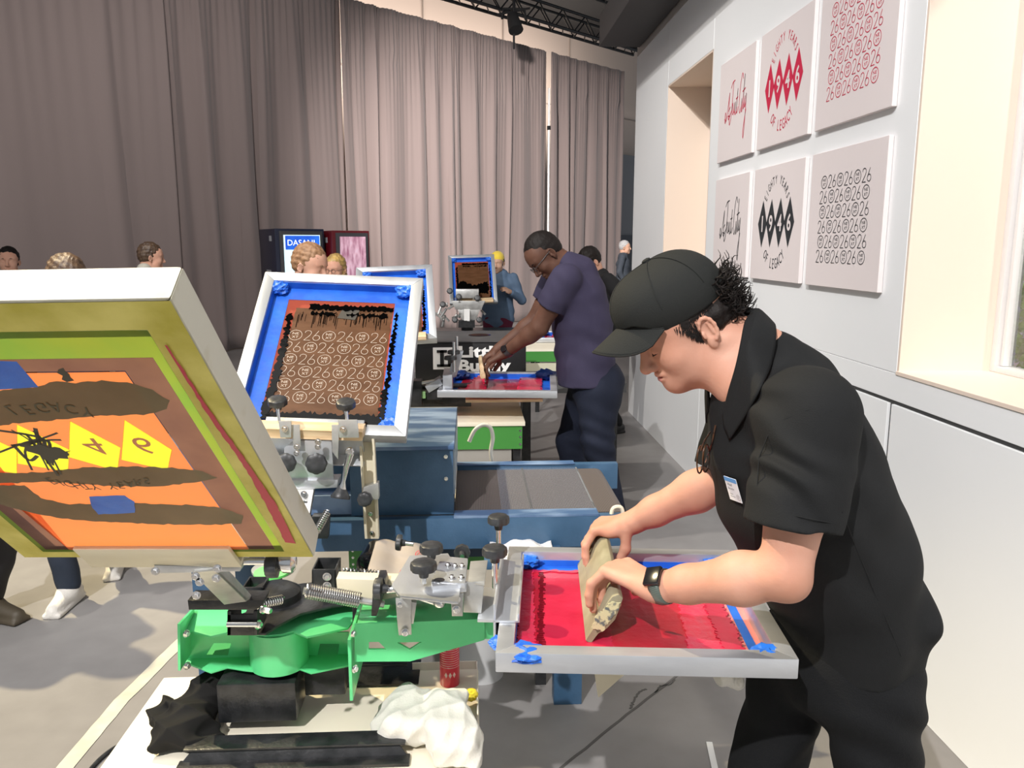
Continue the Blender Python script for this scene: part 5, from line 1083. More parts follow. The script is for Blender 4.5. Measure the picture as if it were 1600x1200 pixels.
# ================================================================== PEOPLE
def fcap(a, b, ra, rb, k=.02, sq=None):      # tapered limb of cloth with a flat open end at b
    base = cap(a, b, ra, rb, k, sq); a_, b_ = V3(a), V3(b); d = (b_-a_)/np.linalg.norm(b_-a_)
    def f(P): return np.maximum(base(P), (P-b_)@d)
    f.lo, f.hi, f.k, f.op = base.lo, base.hi, k, 1; return f
def skinmat(name, col, col2): return mat(name, col, .6, col2=col2, scale=9, detail=3, sss=.10, spec=.3, bump=.0004, bscale=160, mix=(.3, .7))
def HF(O, f, u):
    f = Vector(f).normalized(); u = Vector(u); u = (u-f*u.dot(f)).normalized(); l = u.cross(f); return Vector(O), f, l, u
def head_prims(fr, s=1., jaw=1., detail=True, cs=1.):
    O, f, l, u = fr; P = lambda a, b, c: O+(f*a+l*b+u*(c if c > 0 else c*cs))*s
    M = [tuple(f), tuple(l), tuple(u)]; E = lambda a, b, c, r, k=.02, op=1: ell(P(a, b, c), [x*s for x in r], M, k*s, op)
    L_ = [E(-.008, 0, .050, (.098, .077, .088)), E(.030, 0, .045, (.068, .068, .068), .03), E(.040, 0, -.020, (.054, .060, .080), .035), E(.030, 0, -.066*jaw, (.058, .052*jaw, .040), .03), E(.077, 0, -.091, (.019, .024, .018), .03),
          E(.030, .040, -.055, (.035, .022, .030), .03), E(.030, -.040, -.055, (.035, .022, .030), .03)]
    for sd in (1, -1):
        L_ += [E(.062, sd*.042, -.018, (.024, .022, .022), .025), cap(P(.092, sd*.010, .039), P(.077, sd*.046, .040), .0085*s, .007*s, .016*s)]
        L_ += [E(.104, sd*.030, .016, (.014, .020, .011), .014, -1), E(.0815, sd*.031, .014, (.0135, .0155, .0125), .005)]
    L_ += [cap(P(.094, 0, .026), P(.114, 0, -.016), .0075*s, .0115*s, .012*s), E(.112, 0, -.020, (.013, .0105, .010), .008)]
    for sd in (1, -1): L_ += [E(.101, sd*.0125, -.024, (.011, .0075, .0085), .006)]
    L_ += [cap(P(.094, -.018, -.049), P(.094, .018, -.049), .006*s, .006*s, .008*s), E(.099, 0, -.048, (.007, .016, .006), .006), E(.096, 0, -.062, (.0085, .018, .0075), .006)]
    L_ += [E(.104, 0, -.055, (.012, .021, .0016), .003, -1)]
    for sd in (1, -1):
        a = R(18); ef = (f*math.cos(a)-l*sd*(-math.sin(a)*-1)).normalized(); el = (l*sd*math.cos(a)).normalized(); fe = (f*.93-l*sd*.0+0*u-(l*sd*-.30)*-1)
        Me = [tuple((f*.95-l*sd*.30).normalized()), tuple((l*sd*.95+f*.30).normalized()), tuple(u)]
        ec = P(-.010, sd*.079, .004); ex, ey, ez = [Vector(q) for q in Me]
        L_ += [ell(ec, [.015*s, .0045*s, .024*s], Me, .006*s), ell(ec-ez*.026*s+ex*.004*s, [.0085*s, .0050*s, .011*s], Me, .006*s)]
        if detail:
            rim = [ec+ex*math.cos(t)*.0165*s*(1-.12*(t > 3.6))+ez*math.sin(t)*.027*s+ey*.0055*s for t in [R(-60+i*30) for i in range(-1, 10)] ]
            rim = [ec+ex*(.0150*math.cos(R(t)))*s+ez*(.0245*math.sin(R(t)))*s+ey*.006*s for t in (20, 50, 80, 110, 140, 170, 200, 225, 250)]
            L_ += chain(rim, [.0028*s, .0034*s, .0038*s, .0038*s, .0036*s, .0034*s, .0034*s, .0036*s, .0040*s], .003*s)
            L_ += [ell(ec+ey*.006*s+ex*.003*s, [.0095*s, .0050*s, .0155*s], Me, .003*s, -1), cap(ec+ex*.0125*s+ey*.004*s-ez*.004*s, ec+ex*.0125*s+ey*.004*s-ez*.012*s, .0035*s, .003*s, .003*s), cap(ec+ey*.004*s-ex*.004*s+ez*.012*s, ec+ey*.004*s-ex*.006*s-ez*.010*s, .0026*s, .003*s, .004*s)]
    return L_
def hair_prims(fr, s=1., style='short', off=.006):
    O, f, l, u = fr; P = lambda a, b, c: O+(f*a+l*b+u*c)*s
    M = [tuple(f), tuple(l), tuple(u)]; E = lambda a, b, c, r, k=.02, op=1: ell(P(a, b, c), [x*s for x in r], M, k*s, op)
    o = off
    L_ = [E(-.012, 0, .058, (.098+o, .079+o, .090+o)), E(-.045, 0, .02, (.062+o, .070+o, .070))]
    if style == 'long': L_ += [E(-.05, 0, -.06, (.055, .075, .11), .03), E(-.02, .065, -.05, (.03, .02, .09), .02), E(-.02, -.065, -.05, (.03, .02, .09), .02)]
    L_ += [E(.095, 0, .0, (.075, .11, .062), .012, -1), E(.03, .09, -.045, (.06, .03, .055), .012, -1), E(.03, -.09, -.045, (.06, .03, .055), .012, -1)] if style != 'long' else [E(.095, 0, .0, (.07, .075, .062), .012, -1)]
    return L_
def hairdisp(fr, amp=.004):
    O, f, l, u = [V3(x) for x in fr]
    def d(P):
        q = P-O; a, b, c = q@f, q@l, q@u
        return (amp*np.sin(a*190+3*np.sin(b*60)+2*np.sin(c*50))*np.sin(b*160+2*np.sin(a*70+c*40))+amp*.6*np.sin(c*210+b*90)).astype(np.float32)
    return d
def finger(base, dirs, lens, r0, r1, k=.004):
    pts = [Vector(base)]; 
    for d_, L_ in zip(dirs, lens): pts.append(pts[-1]+Vector(d_).normalized()*L_)
    n = len(pts); return chain(pts, [r0+(r1-r0)*i/(n-1) for i in range(n)], k)
def hand_prims(wr, kn, la, pn, dirs, thumb, s=1., spread=0.):
    """wr wrist, kn centre of the knuckle row, la unit vector towards the index side, pn unit vector out of the palm, dirs three bend directions shared by the fingers, thumb list of points"""
    wr, kn, la, pn = Vector(wr), Vector(kn), Vector(la).normalized(), Vector(pn).normalized()
    fd = (kn-wr).normalized(); la = (la-fd*la.dot(fd)).normalized(); pn = fd.cross(la)*(1 if fd.cross(la).dot(pn) > 0 else -1)
    offs = (.030, .010, -.010, -.028); L_ = [cap(wr-fd*.01, wr+fd*.02, .026*s, .026*s, .015, (pn, 1.25))]
    for i, o in enumerate(offs):
        b = kn+la*o*s-fd*(.003 if i in (1, 2) else .009)*s; L_.append(cap(wr+la*o*.55*s+fd*.015*s, b, .0135*s, .0115*s, .014))
        ln = (.94, 1.06, 1.0, .80)[i]*s; sp = la*(spread*(1.5-i)); dd = [Vector(d_)+sp+fd*(.05*(i-1.5)) for d_ in dirs]
        L_ += finger(b, dd, [.043*ln, .027*ln, .022*ln], .0098*s, .0072*s)
    tp = [Vector(t) for t in thumb]; L_ += chain(tp, [.014*s]+[.0115*s-.0012*s*i for i in range(len(tp)-1)], .008)
    L_.append(ell(wr.lerp(kn, .42)+la*.022*s+pn*.008*s, [.026*s, .020*s, .014*s], [tuple(fd), tuple(la), tuple(pn)], .012)); return L_
def simple_hand(wr, d_, down, s=1.):
    d_ = Vector(d_).normalized(); dn = Vector(down).normalized(); la = d_.cross(dn).normalized(); kn = Vector(wr)+d_*.085*s
    return hand_prims(wr, kn, la, dn, [d_*.8+dn*.4, d_*.4+dn*.8, dn], [Vector(wr)+la*.02*s+d_*.02*s, Vector(wr)+la*.042*s+d_*.05*s+dn*.01*s, Vector(wr)+la*.04*s+d_*.08*s+dn*.02*s], s)
def folds(specs):
    def d(P):
        x, y, z = P[:, 0], P[:, 1], P[:, 2]; s_ = np.zeros(len(P), dtype=np.float32)
        for (c, r, dr, fr_, am) in specs:
            q = P-V3(c); m = np.exp(-(q*q).sum(1)/(r*r)); w_ = 1.2*np.sin(q[:, 2]*13+q[:, 1]*9)+.8*np.sin(q[:, 0]*21)
            s_ = s_+am*m*np.sin((q@V3(dr))*fr_+w_)
        return s_.astype(np.float32)
    return d
def mid(a, b, t=.5): return Vector(a).lerp(Vector(b), t)
def joint(a, b, l1, l2, bend):    # elbow / knee between two points
    a, b = Vector(a), Vector(b); d = b-a; L_ = min(d.length, (l1+l2)*.999); dn = d.normalized(); x = (l1*l1-l2*l2+L_*L_)/(2*L_); h = math.sqrt(max(0, l1*l1-x*x))
    bd = Vector(bend); bd = (bd-dn*bd.dot(dn)).normalized(); return a+dn*x+bd*h
def shoe_prims(ank, fwd, s=1.):
    f = Vector(fwd).normalized(); a = Vector((ank[0], ank[1], 0))
    return [cap(a+f*-.05*s+Vector((0, 0, .045)), a+f*.02*s+Vector((0, 0, .05)), .042*s, .045*s, .03), cap(a+f*.02*s+Vector((0, 0, .05)), a+f*.16*s+Vector((0, 0, .032)), .044*s, .032*s, .03), cap(a+Vector((0, 0, .06)), a+Vector((0, 0, .11)), .042*s, .04*s, .02), rbox(a+f*.055*s+Vector((0, 0, .012)), (.135*s, .045*s, .012), .010, [tuple(f), (-f.y, f.x, 0), (0, 0, 1)], .012)]
skin_l = skinmat('skin_light', (.56, .29, .20), (.64, .37, .27)); skin_d = skinmat('skin_dark', (.085, .038, .024), (.14, .065, .042)); skin_m = skinmat('skin_mid', (.55, .32, .22), (.62, .38, .27))
hair_bk = mat('hair_dark', (.012, .009, .008), .6, spec=.2, bump=.002, bscale=160); hair_br = mat('hair_brown', (.055, .03, .018), .5, col2=(.10, .06, .035), scale=40, bump=.002, bscale=160); hair_bl = mat('hair_strawberry', (.22, .11, .05), .6, col2=(.34, .19, .10), scale=60, bump=.002, bscale=160); hair_gr = mat('hair_grey', (.4, .4, .4), .6, bump=.002, bscale=120)
# ------------------------------------------------------------------ background person, standing
def person(label, x, y, h, face, skin, hair, shirt, trousers, shoes, pitch=0, lean=0, style='short', sleeves='long', group=None, wl_=None, wr_=None, build_=1., head_shift=0., hairm=None, vox=.011, extra=None, stance=.10, face_off=0, shorts=False, step=0):
    a = R(face); F_ = Vector((math.sin(a), -math.cos(a), 0)); Rt = Vector((-F_.y, F_.x, 0))*-1; Lf = -Rt; Lf = Vector((-F_.y, F_.x, 0))   # Lf = person's left
    s = h/1.75; root = thing('person', label, 'person', (x, y, 0), group); B = Vector((x, y, 0)); up = Vector((0, 0, 1))
    ln = R(lean); T = (up*math.cos(ln)+F_*math.sin(ln))
    pel = B+up*.93*s; ch = pel+T*.34*s; nk = pel+T*.53*s; hd = nk+(T*.75+F_*.25*(1 if lean else .3)).normalized()*.115*s
    pa = R(pitch); af = R(face+face_off); F2 = Vector((math.sin(af), -math.cos(af), 0)); f = F2*math.cos(pa)-up*math.sin(pa); u = F2*math.sin(pa)+up*math.cos(pa); fr = HF(hd+f*.015, f, u); hs = .98*s
    sk = head_prims(fr, hs)+[cap(hd-T*.03*s-f*.02, nk-T*.02, .054*s, .060*s, .02)]
    skA = []; shp = chain([nk-T*.045*s, ch, pel+T*.10*s, pel-up*.02*s], [.095*s*build_, .125*s*build_, .125*s*build_, .135*s*build_], .04, (Lf, .78))
    for sd, tg in ((1, wl_), (-1, wr_)):
        sh = nk-T*.055*s+Lf*sd*.165*s*build_; wr = Vector(tg) if tg is not None else sh+Lf*sd*.05*s-up*.50*s+F_*.08*s
        el = joint(sh, wr, .29*s, .26*s, -up-F_*.6+Lf*sd*.5)
        if sleeves == 'long': shp += chain([sh, el, el.lerp(wr, .9)], [.062*s, .050*s, .038*s], .03)
        else: shp += [cap(sh, sh.lerp(el, .3), .062*s, .064*s, .03), fcap(sh.lerp(el, .2), sh.lerp(el, .72), .060*s, .058*s, .02)]
        skA += chain([sh.lerp(el, .3), el, wr], [.045*s, .038*s, .026*s], .015)
        hdn = (wr-el).normalized(); skA += simple_hand(wr, hdn, F_*.3-up*.2+Lf*-sd*.6, s*.95)
    sdf_obj('body', skin, root, [(sk, .0055), (skA, .0065)])
    if hair: sdf_obj('hair', hair, root, [(hair_prims(fr, hs, style), .006, hairdisp(fr, .003))])
    sdf_obj('shirt', shirt, root, [(shp, vox, folds([(ch, .3*s, (.4, .2, 1), 38, .006), (pel, .25*s, (.2, .5, 1), 50, .005)]))])
    lg = [cap(pel-up*.02*s+Lf*.04, pel-up*.02*s-Lf*.04, .125*s*build_, .125*s*build_, .03)]; bare = []
    for sd in (1, -1):
        hp = pel-up*.06*s+Lf*sd*.085*s; an = B+Lf*sd*stance*s+F_*(step*sd)+up*.09; kn = joint(hp, an, .44*s, .44*s, F_)
        if shorts: lg += [cap(hp, hp.lerp(kn, .9), .095*s, .085*s, .03)]; bare += chain([hp.lerp(kn, .8), kn, an], [.06*s, .055*s, .038*s], .02)
        else: lg += chain([hp, kn, an+up*.01], [.092*s*build_, .068*s, .058*s], .03)
        sdf_obj('shoe', shoes, root, [(shoe_prims((an.x, an.y), F_+Lf*sd*.15, s), .008)])
    sdf_obj('trousers', trousers, root, [(lg, vox, folds([(pel-up*.5*s, .3*s, (.3, .3, 1), 55, .005)]))])
    if bare: sdf_obj('lower_legs', skin, root, [(bare, .01)])
    if extra: extra(root, fr, hs)
    return root
cl = lambda n, c, c2=None, **k: mat(n, c, .85, col2=c2, scale=6, spec=.25, bump=.0008, bscale=200, **k)
blk_c = cl('cotton_black', (.012, .012, .013)); navy_c = cl('cotton_navy', (.02, .028, .05)); denim = cl('denim_dark', (.03, .04, .06), (.045, .055, .08)); olive_c = cl('hoodie_stone', (.42, .40, .34), (.5, .48, .42)); bluec = cl('sweater_blue', (.09, .14, .22), (.12, .18, .27)); maroon = cl('maroon', (.13, .02, .045)); 
shoe_k = mat('shoe_black', (.015, .015, .016), .5); shoe_w = mat('clog_white', (.78, .74, .68), .6, bump=.003, bscale=90); boot_b = mat('boot_brown', (.07, .055, .035), .6)
def glasses(root, fr, s, m=None, parent=None):
    O, f, l, u = fr; P = lambda a, b, c: O+(f*a+l*b+u*c)*s; mb = MB()
    for sd in (1, -1):
        mb.tube([P(.108+.002*math.cos(t), sd*.032+.021*math.cos(t), .014+.016*math.sin(t)) for t in [2*math.pi*i/14 for i in range(15)]], .0017*s, 6); mb.tube([P(.105, sd*.053, .018), P(.05, sd*.077, .018), P(-.005, sd*.081, .018)], .0017*s, 6)
    mb.tube([P(.109, -.011, .018), P(.111, 0, .021), P(.109, .011, .018)], .0017*s, 6); return mb.build('eyeglasses', m or blackr, root, smooth=True)
def brows(root, fr, s, m, mouth=True):
    O, f, l, u = fr; P = lambda a, b, c: O+(f*a+l*b+u*c)*s
    mb = MB()
    for sd in (1, -1): mb.tube([P(.1015, sd*.014, .036), P(.0985, sd*.030, .042), P(.087, sd*.047, .036)], [.0022*s, .0034*s, .0018*s], 6)
    mb.build('eyebrows', m, root, smooth=True)
# people at left
p = W(12, 380, Y=7.0); person('person in black t-shirt facing the camera at the far left edge by the drape', p.x, 7.0, p.z, 20, skin_l, hair_bk, blk_c, denim, shoe_k, sleeves='short', extra=lambda r, f, s: brows(r, f, s, hair_bk))
p = W(228, 373, Y=7.0); person('person with tousled brown hair and stone-coloured hoodie, turned away, by the drape', p.x, 7.0, p.z, 115, skin_l, hair_br, olive_c, denim, shoe_k, pitch=5, extra=lambda r, f, s: sdf_obj('hood', olive_c, r, [([cap(f[0]-f[3]*.10*s-f[1]*.05-f[2]*.06, f[0]-f[3]*.10*s-f[1]*.05+f[2]*.06, .055, .055, .03), cap(f[0]-f[3]*.12*s-f[1]*.02-f[2]*.05, f[0]-f[3]*.12*s+f[1]*.06, .03, .03, .03)], .008)]))
p = W(108, 402, Y=3.72); person('person with brown highlighted hair and white clogs behind the yellow-rimmed screen', -1.83, 3.72, p.z+.05, 8, skin_l, hair_br, navy_c, denim, shoe_w, pitch=24, face_off=45, style='long', stance=.05, step=-.19, vox=.009)
person('person in dark trousers and brown boots cut off by the left edge of the picture', -2.17, 3.36, 1.74, 60, skin_l, hair_bk, blk_c, mat('trousers_charcoal', (.022, .02, .022), .85), boot_b, stance=.05, step=.02)
# by the vending machines
def beard(r, f, s): 
    brows(r, f, s, hair_bl); O, ff, l, u = f; P = lambda a, b, c: O+(ff*a+l*b+u*c)*s
    sdf_obj('beard', hair_bl, r, [([ell(P(.045, 0, -.075), [.053*s, .058*s, .037*s], [tuple(ff), tuple(l), tuple(u)], .01), ell(P(.02, .052, -.04), [.03*s, .012*s, .04*s], [tuple(ff), tuple(l), tuple(u)], .02), ell(P(.02, -.052, -.04), [.03*s, .012*s, .04*s], [tuple(ff), tuple(l), tuple(u)], .02)], .005, hairdisp(f, .0015))])
p = W(478, 373, Y=4.5); person('person with short strawberry-blond hair and beard in front of the navy vending machine', p.x-.01, 4.5, p.z+.01, 68, skin_l, hair_bl, blk_c, denim, shoe_k, pitch=14, build_=1.15, extra=beard)
p = W(522, 391, Y=6.4); person('person with glasses and long golden hair, just right of the bearded person', p.x+.02, 6.4, p.z, -18, skin_l, mat('hair_golden', (.50, .33, .10), .5, col2=(.30, .19, .07), scale=20, bump=.002, bscale=160), olive_c, denim, shoe_k, pitch=8, style='long', extra=lambda r, f, s: glasses(r, f, s))
# yellow-capped person
def ycap(r, f, s):
    O, ff, l, u = f; M = [tuple(ff), tuple(l), tuple(u)]; P = lambda a, b, c: O+(ff*a+l*b+u*c)*s
    sdf_obj('beanie', mat('beanie_yellow', (.85, .62, .06), .85, sheen=.3), r, [([ell(P(-.008, 0, .066), [.106*s, .086*s, .092*s], M), ell(P(.08, 0, -.035), [.09*s, .13*s, .07*s], M, .01, -1), ell(P(-.02, 0, -.06), [.15*s, .15*s, .09*s], M, .01, -1)], .006)])
p = W(771, 386, Y=8.75); px_ = p.x
person('person in yellow beanie, slate-blue sweatshirt and maroon shorts behind the far press', W(778, 400, Y=8.75).x, 8.75, p.z-.02, -15, skin_m, hair_bk, bluec, maroon, shoe_k, pitch=8, build_=1.15, shorts=True, wl_=W(786, 457, Y=8.45)+Vector((.08, .1, 0)), wr_=W(760, 457, Y=8.45), extra=ycap)
# person in black behind the man in purple
p = W(915, 386, Y=6.8); person('person in black t-shirt and black trousers bending over a table by the white wall', 1.21, 6.85, 1.68, -70, skin_l, hair_bk, blk_c, blk_c, shoe_k, pitch=38, lean=14, sleeves='short', wl_=W(945, 503, Y=6.6), wr_=W(930, 500, Y=6.95), stance=.16, extra=lambda r, f, s: brows(r, f, s, hair_bk))
p = W(976, 373, Y=15); person('distant person with grey hair and dark sweatshirt, in the gap beside the drape', p.x-.02, 15, p.z, 75, skin_m, hair_gr, mat('sweat_slate', (.04, .05, .065), .85), blk_c, shoe_k)
# ------------------------------------------------------------------ the man in the purple t-shirt
YP = 4.35
root = thing('person', 'person in purple t-shirt and glasses pulling a squeegee in the middle distance', 'person', (W(920, 600, Y=YP).x, YP, 0))
O = W(856, 401, Y=YP); pit = R(50); f = Vector((-math.cos(pit)*.97, -.22, -math.sin(pit))); u = Vector((-math.sin(pit), 0, math.cos(pit))); fr = HF(O, f, u)
nk = W(893, 417, Y=YP); SL = W(884, 436, Y=YP-.17); SR = W(872, 428, Y=YP+.19)
WL = W(787, 553, Y=4.36); WR = W(778, 545, Y=4.56); EL = joint(SL, WL, .30, .27, (.2, -.3, -1)); ER = joint(SR, WR, .30, .27, (.2, .3, -1))
HK = W(757, 572, Y=4.38)
sk = head_prims(fr, 1.0)+[cap(O-Vector(fr[3])*.03-Vector(fr[1])*.03, nk+Vector((.02, 0, -.02)), .056, .066, .03)]
ar = chain([SL, EL, WL], [.060, .050, .029], .02)+chain([SR, ER, WR], [.060, .050, .029], .02)+[ell(SL.lerp(EL, .55), [.052]*3, None, .03), ell(EL.lerp(WL, .25), [.047]*3, None, .03), ell(ER.lerp(WR, .25), [.047]*3, None, .03)]
kl = W(763, 566, Y=4.36); kr = W(757, 560, Y=4.55)
ar += hand_prims(WL, kl, (0, 1, 0), (-.5, 0, -.8), [(-.45, 0, -.85), (.05, 0, -1), (.5, 0, -.9)], [WL.lerp(kl, .3)+Vector((0, .03, 0)), WL.lerp(kl, .6)+Vector((.03, .045, -.03)), WL.lerp(kl, .8)+Vector((.02, .05, -.06))], 1.08)
ar += hand_prims(WR, kr, (0, -1, 0), (-.5, 0, -.8), [(-.45, 0, -.85), (.05, 0, -1), (.5, 0, -.9)], [WR.lerp(kr, .3)+Vector((0, -.03, 0)), WR.lerp(kr, .6)+Vector((.03, -.045, -.03)), WR.lerp(kr, .8)+Vector((.02, -.05, -.06))], 1.08)
sdf_obj('body', skin_d, root, [(sk, .0042), (ar, .0042)])
sdf_obj('hair', hair_bk, root, [(hair_prims(fr, 1.0, 'short', .001), .005, hairdisp(fr, .0012))]); glasses(root, fr, 1.0); brows(root, fr, 1.0, hair_bk)
purple = cl('cotton_purple', (.036, .031, .062), (.046, .040, .076))
tc = [W(893, 428, Y=YP), W(903, 462, Y=YP), W(910, 505, Y=YP), W(913, 550, Y=YP), W(917, 592, Y=YP)]
shp = chain(tc[:-1], [.105, .145, .155, .158], .05, ((0, 1, 0), .80))+[fcap(tc[3], tc[4]+Vector((0, 0, -.02)), .158, .165, .03, ((0, 1, 0), .82)), cap(SL, SL.lerp(EL, .35), .078, .078, .04), fcap(SL, SL.lerp(EL, .58), .080, .078, .02), cap(SR, SR.lerp(ER, .35), .075, .075, .04), fcap(SR, SR.lerp(ER, .58), .080, .078, .02), cap(nk+Vector((-.02, 0, .01)), nk+Vector((.05, 0, -.03)), .072, .09, .03)]
sdf_obj('t_shirt', purple, root, [(shp, .0075, folds([(tc[1], .18, (.8, 0, .6), 60, .006), (tc[3], .2, (.3, .2, 1), 45, .008), (SL.lerp(EL, .3), .1, (1, 0, .3), 70, .005)]))])
hp = W(930, 596, Y=YP); kL = W(928, 690, Y=4.22); kR = W(893, 690, Y=4.50); aL = W(958, 800, Y=4.25); aL = Vector((aL.x+.02, 4.28, .09)); aR = Vector((W(890, 700, Y=4.55).x+.05, 4.55, .09))
lg = [cap(tc[4]+Vector((.0, 0, .06)), hp, .135, .15, .04, ((0, 1, 0), .8)), cap(hp+Vector((.035, 0, .0)), hp+Vector((.05, 0, -.1)), .12, .10, .04, ((0, 1, 0), .75))]+chain([hp+Vector((.0, -.09, -.06)), kL+Vector((.02, 0, 0)), aL], [.125, .085, .065], .04)+chain([hp+Vector((-.02, .09, -.06)), kR, aR], [.12, .085, .065], .04)
sdf_obj('trousers', cl('chinos_navy', (.009, .012, .024), (.014, .018, .034)), root, [(lg, .009, folds([(kL, .22, (.3, .2, 1), 60, .006), (hp, .2, (.7, .2, .6), 50, .005)]))])
for a_ in (aL, aR): sdf_obj('shoe', shoe_k, root, [(shoe_prims((a_.x, a_.y), (-1, -.1, 0)), .007)])
mb = MB(); wd_ = (WL-EL).normalized(); wc = WL-wd_*.035; wr_m = MB().tube([wc-wd_*.013, wc+wd_*.013], .037, 24).build('watch_strap', blackr, root, smooth=True)
n_ = (Vector((-.2, -.75, .6))); n_ = (n_-wd_*n_.dot(wd_)).normalized(); MB().lathe(wc+n_*.034, n_, [(.019, 0), (.021, .004), (.019, .009)], 20).build('watch_case', mat('watch_black', (.01, .01, .012), .15), wr_m)
MSq = Plane(W(752, 604, Y=4.30), W(750, 594, Y=4.68), W(757, 580, Y=4.30))
sqp = squeegee('squeegee', 'wooden squeegee held upright by the person in the purple t-shirt', Matrix.Translation(Vector((W(756, 603, Y=4.36).x, 4.30, .868))) @ Matrix.Rotation(R(90), 4, 'Z') @ Matrix.Rotation(R(-8), 4, 'X'), .36, wood, ink_r, ink_r3, .105)
# ------------------------------------------------------------------ THE MAN IN THE BLACK CAP
man = thing('person', 'person in black cap and black polo pulling a squeegee through red ink, in the foreground', 'person', (W(1290, 1000, Y=1.55).x, 1.55, 0))
YM = 1.56; O = W(1101, 521, Y=1.485); pit = R(32); yw = R(7); f = Vector((-math.cos(pit)*math.cos(yw), -math.sin(yw)*math.cos(pit), -math.sin(pit))); u = Vector((-math.sin(pit), 0, math.cos(pit))); fr = HF(O, f, u); O = O-Vector(fr[2])*.079; fr = HF(O, f, u)
O_, F1, L1, U1 = fr; HP = lambda a, b, c: O_+F1*a+L1*b+U1*(c if c > 0 else c*.80); HM = [tuple(F1), tuple(L1), tuple(U1)]
nk = W(1187, 560, Y=1.52)
sk = head_prims(fr, 1.0, 1.04, cs=.80)+[cap(HP(-.035, 0, -.035), nk, .060, .066, .03), cap(HP(.0, 0, -.06), W(1160, 600, Y=1.50), .045, .055, .03)]
SL = W(1268, 652, Y=1.34); SR = W(1165, 650, Y=1.71); EL = W(1226, 897, Y=1.28); WL = W(1022, 918, Y=1.445); ER = W(1135, 745, Y=1.70); WR = W(983, 818, Y=1.80)
kl = W(958, 884, Y=1.545); kr = W(930, 822, Y=1.845)
armL = chain([SL, SL.lerp(EL, .55), EL], [.056, .054, .042], .02)+chain([EL, EL.lerp(WL, .30), EL.lerp(WL, .72), WL], [.041, .046, .034, .0280], .02)+[ell(EL+Vector((.010, -.0, -.016)), [.030]*3, None, .02)]
armR = chain([SR, ER], [.055, .046], .02)+chain([ER, ER.lerp(WR, .30), ER.lerp(WR, .72), WR], [.044, .046, .034, .0275], .02)
hL = hand_prims(WL, kl, (.1, 1, .05), (-.35, 0, -.9), [(-.62, -.12, -.62), (-.10, -.14, -1), (.14, -.1, -1)], [WL.lerp(kl, .25)+Vector((.01, .028, -.005)), WL.lerp(kl, .5)+Vector((.03, .045, -.03)), WL.lerp(kl, .62)+Vector((.028, .05, -.06))], 1.1, .05)
hR = hand_prims(WR, kr, (0, -1, 0), (-.4, 0, -.9), [(-.45, -.05, -.7), (.0, -.05, -1), (.12, 0, -1)], [WR.lerp(kr, .2)+Vector((.005, -.026, -.008)), WR.lerp(kr, .45)+Vector((.022, -.042, -.045)), WR.lerp(kr, .55)+Vector((.012, -.045, -.080))], 1.02, .04)
skinM = skinmat('skin_foreground', (.50, .235, .155), (.60, .325, .235))
sdf_obj('body', skinM, man, [(sk, .0022), (armL+hL, .0024), (armR+hR, .0028)])
brows(man, fr, 1.0, hair_bk)
mb = MB()   # closed lashes
for sd in (1, -1): mb.tube([HP(.0925, sd*.019, .0085), HP(.0965, sd*.030, .0065), HP(.0885, sd*.044, .009)], [.0008, .0014, .0008], 5)
mb.build('eyelashes', hair_bk, man, smooth=True)
lipm = mat('lips', (.60, .22, .19), .4)
sdf_obj('lips', lipm, man, [([ell(HP(.0985, 0, -.0485), [.0075, .0165, .0058], HM, .003), ell(HP(.0962, 0, -.0618), [.009, .0178, .0070], HM, .003), ell(HP(.106, 0, -.0550), [.012, .022, .0014], HM, .002, -1)], .0012)])
# hair: temple, sides and curls behind the cap
hp_ = [ell(HP(-.035, 0, .016), [.076, .0800, .052], HM, .02), ell(HP(-.085, 0, .005), [.032, .062, .040], HM, .02), ell(HP(.10, 0, -.02), [.11, .12, .075], HM, .008, -1), ell(HP(.012, .09, -.045), [.055, .03, .048], HM, .008, -1), ell(HP(.012, -.09, -.045), [.055, .03, .048], HM, .008, -1), ell(HP(-.01, .088, .0), [.022, .014, .032], HM, .004, -1)]
sdf_obj('hair', hair_bk, man, [(hp_, .0026, hairdisp(fr, .0025))])
rs = random.Random(21); mb = MB()
def lock(p, d, L_, curl, r):
    d = Vector(d).normalized(); a = d.orthogonal().normalized(); b = d.cross(a); ph = rs.uniform(0, 6); pts = []
    for i in range(9):
        t = i/8; pts.append(p+d*L_*t+(a*math.cos(ph+curl*t*3)+b*math.sin(ph+curl*t*3))*.0085*t+U1*(.010*t*t))
    mb.tube(pts, [r*(1-.8*i/8) for i in range(9)], 5)
for i in range(330):
    th = rs.uniform(-1.25, 1.25); z = rs.uniform(-.02, .075)
    n_ = -F1*math.cos(th)+L1*math.sin(th); p_ = HP(-.035, 0, z)+Vector(-F1*math.cos(th)*.078+L1*math.sin(th)*.074); lock(p_, n_+U1*rs.uniform(-.9, .7)+L1*rs.uniform(-.4, .4), rs.uniform(.018, .042), rs.uniform(1.2, 2.4), rs.uniform(.0016, .0030))
for i in range(420):   # short hair lying flat in front of and above the ear
    b_ = rs.random(); fa = .006+.040*rs.random()*b_; ub = -.012+.052*b_
    if i > 170: fa = rs.uniform(-.045, .030); ub = rs.uniform(.038, .050)
    o_ = HP(fa, .05, ub); lo_, hi_ = 0., .05
    for _ in range(12):
        m_ = (lo_+hi_)/2
        if field(sk, np.array([tuple(o_+L1*m_)], dtype=np.float32))[0] < 0: lo_ = m_
        else: hi_ = m_
    p_ = o_+L1*(lo_+.0003); d_ = (-U1*.9+F1*rs.uniform(-.1, .7)).normalized(); mb.tube([p_, p_+d_*.005+L1*.0004, p_+d_*.011], [.0009, .0009, .0003], 4)
mb.build('hair_curls', hair_bk, man, smooth=True)
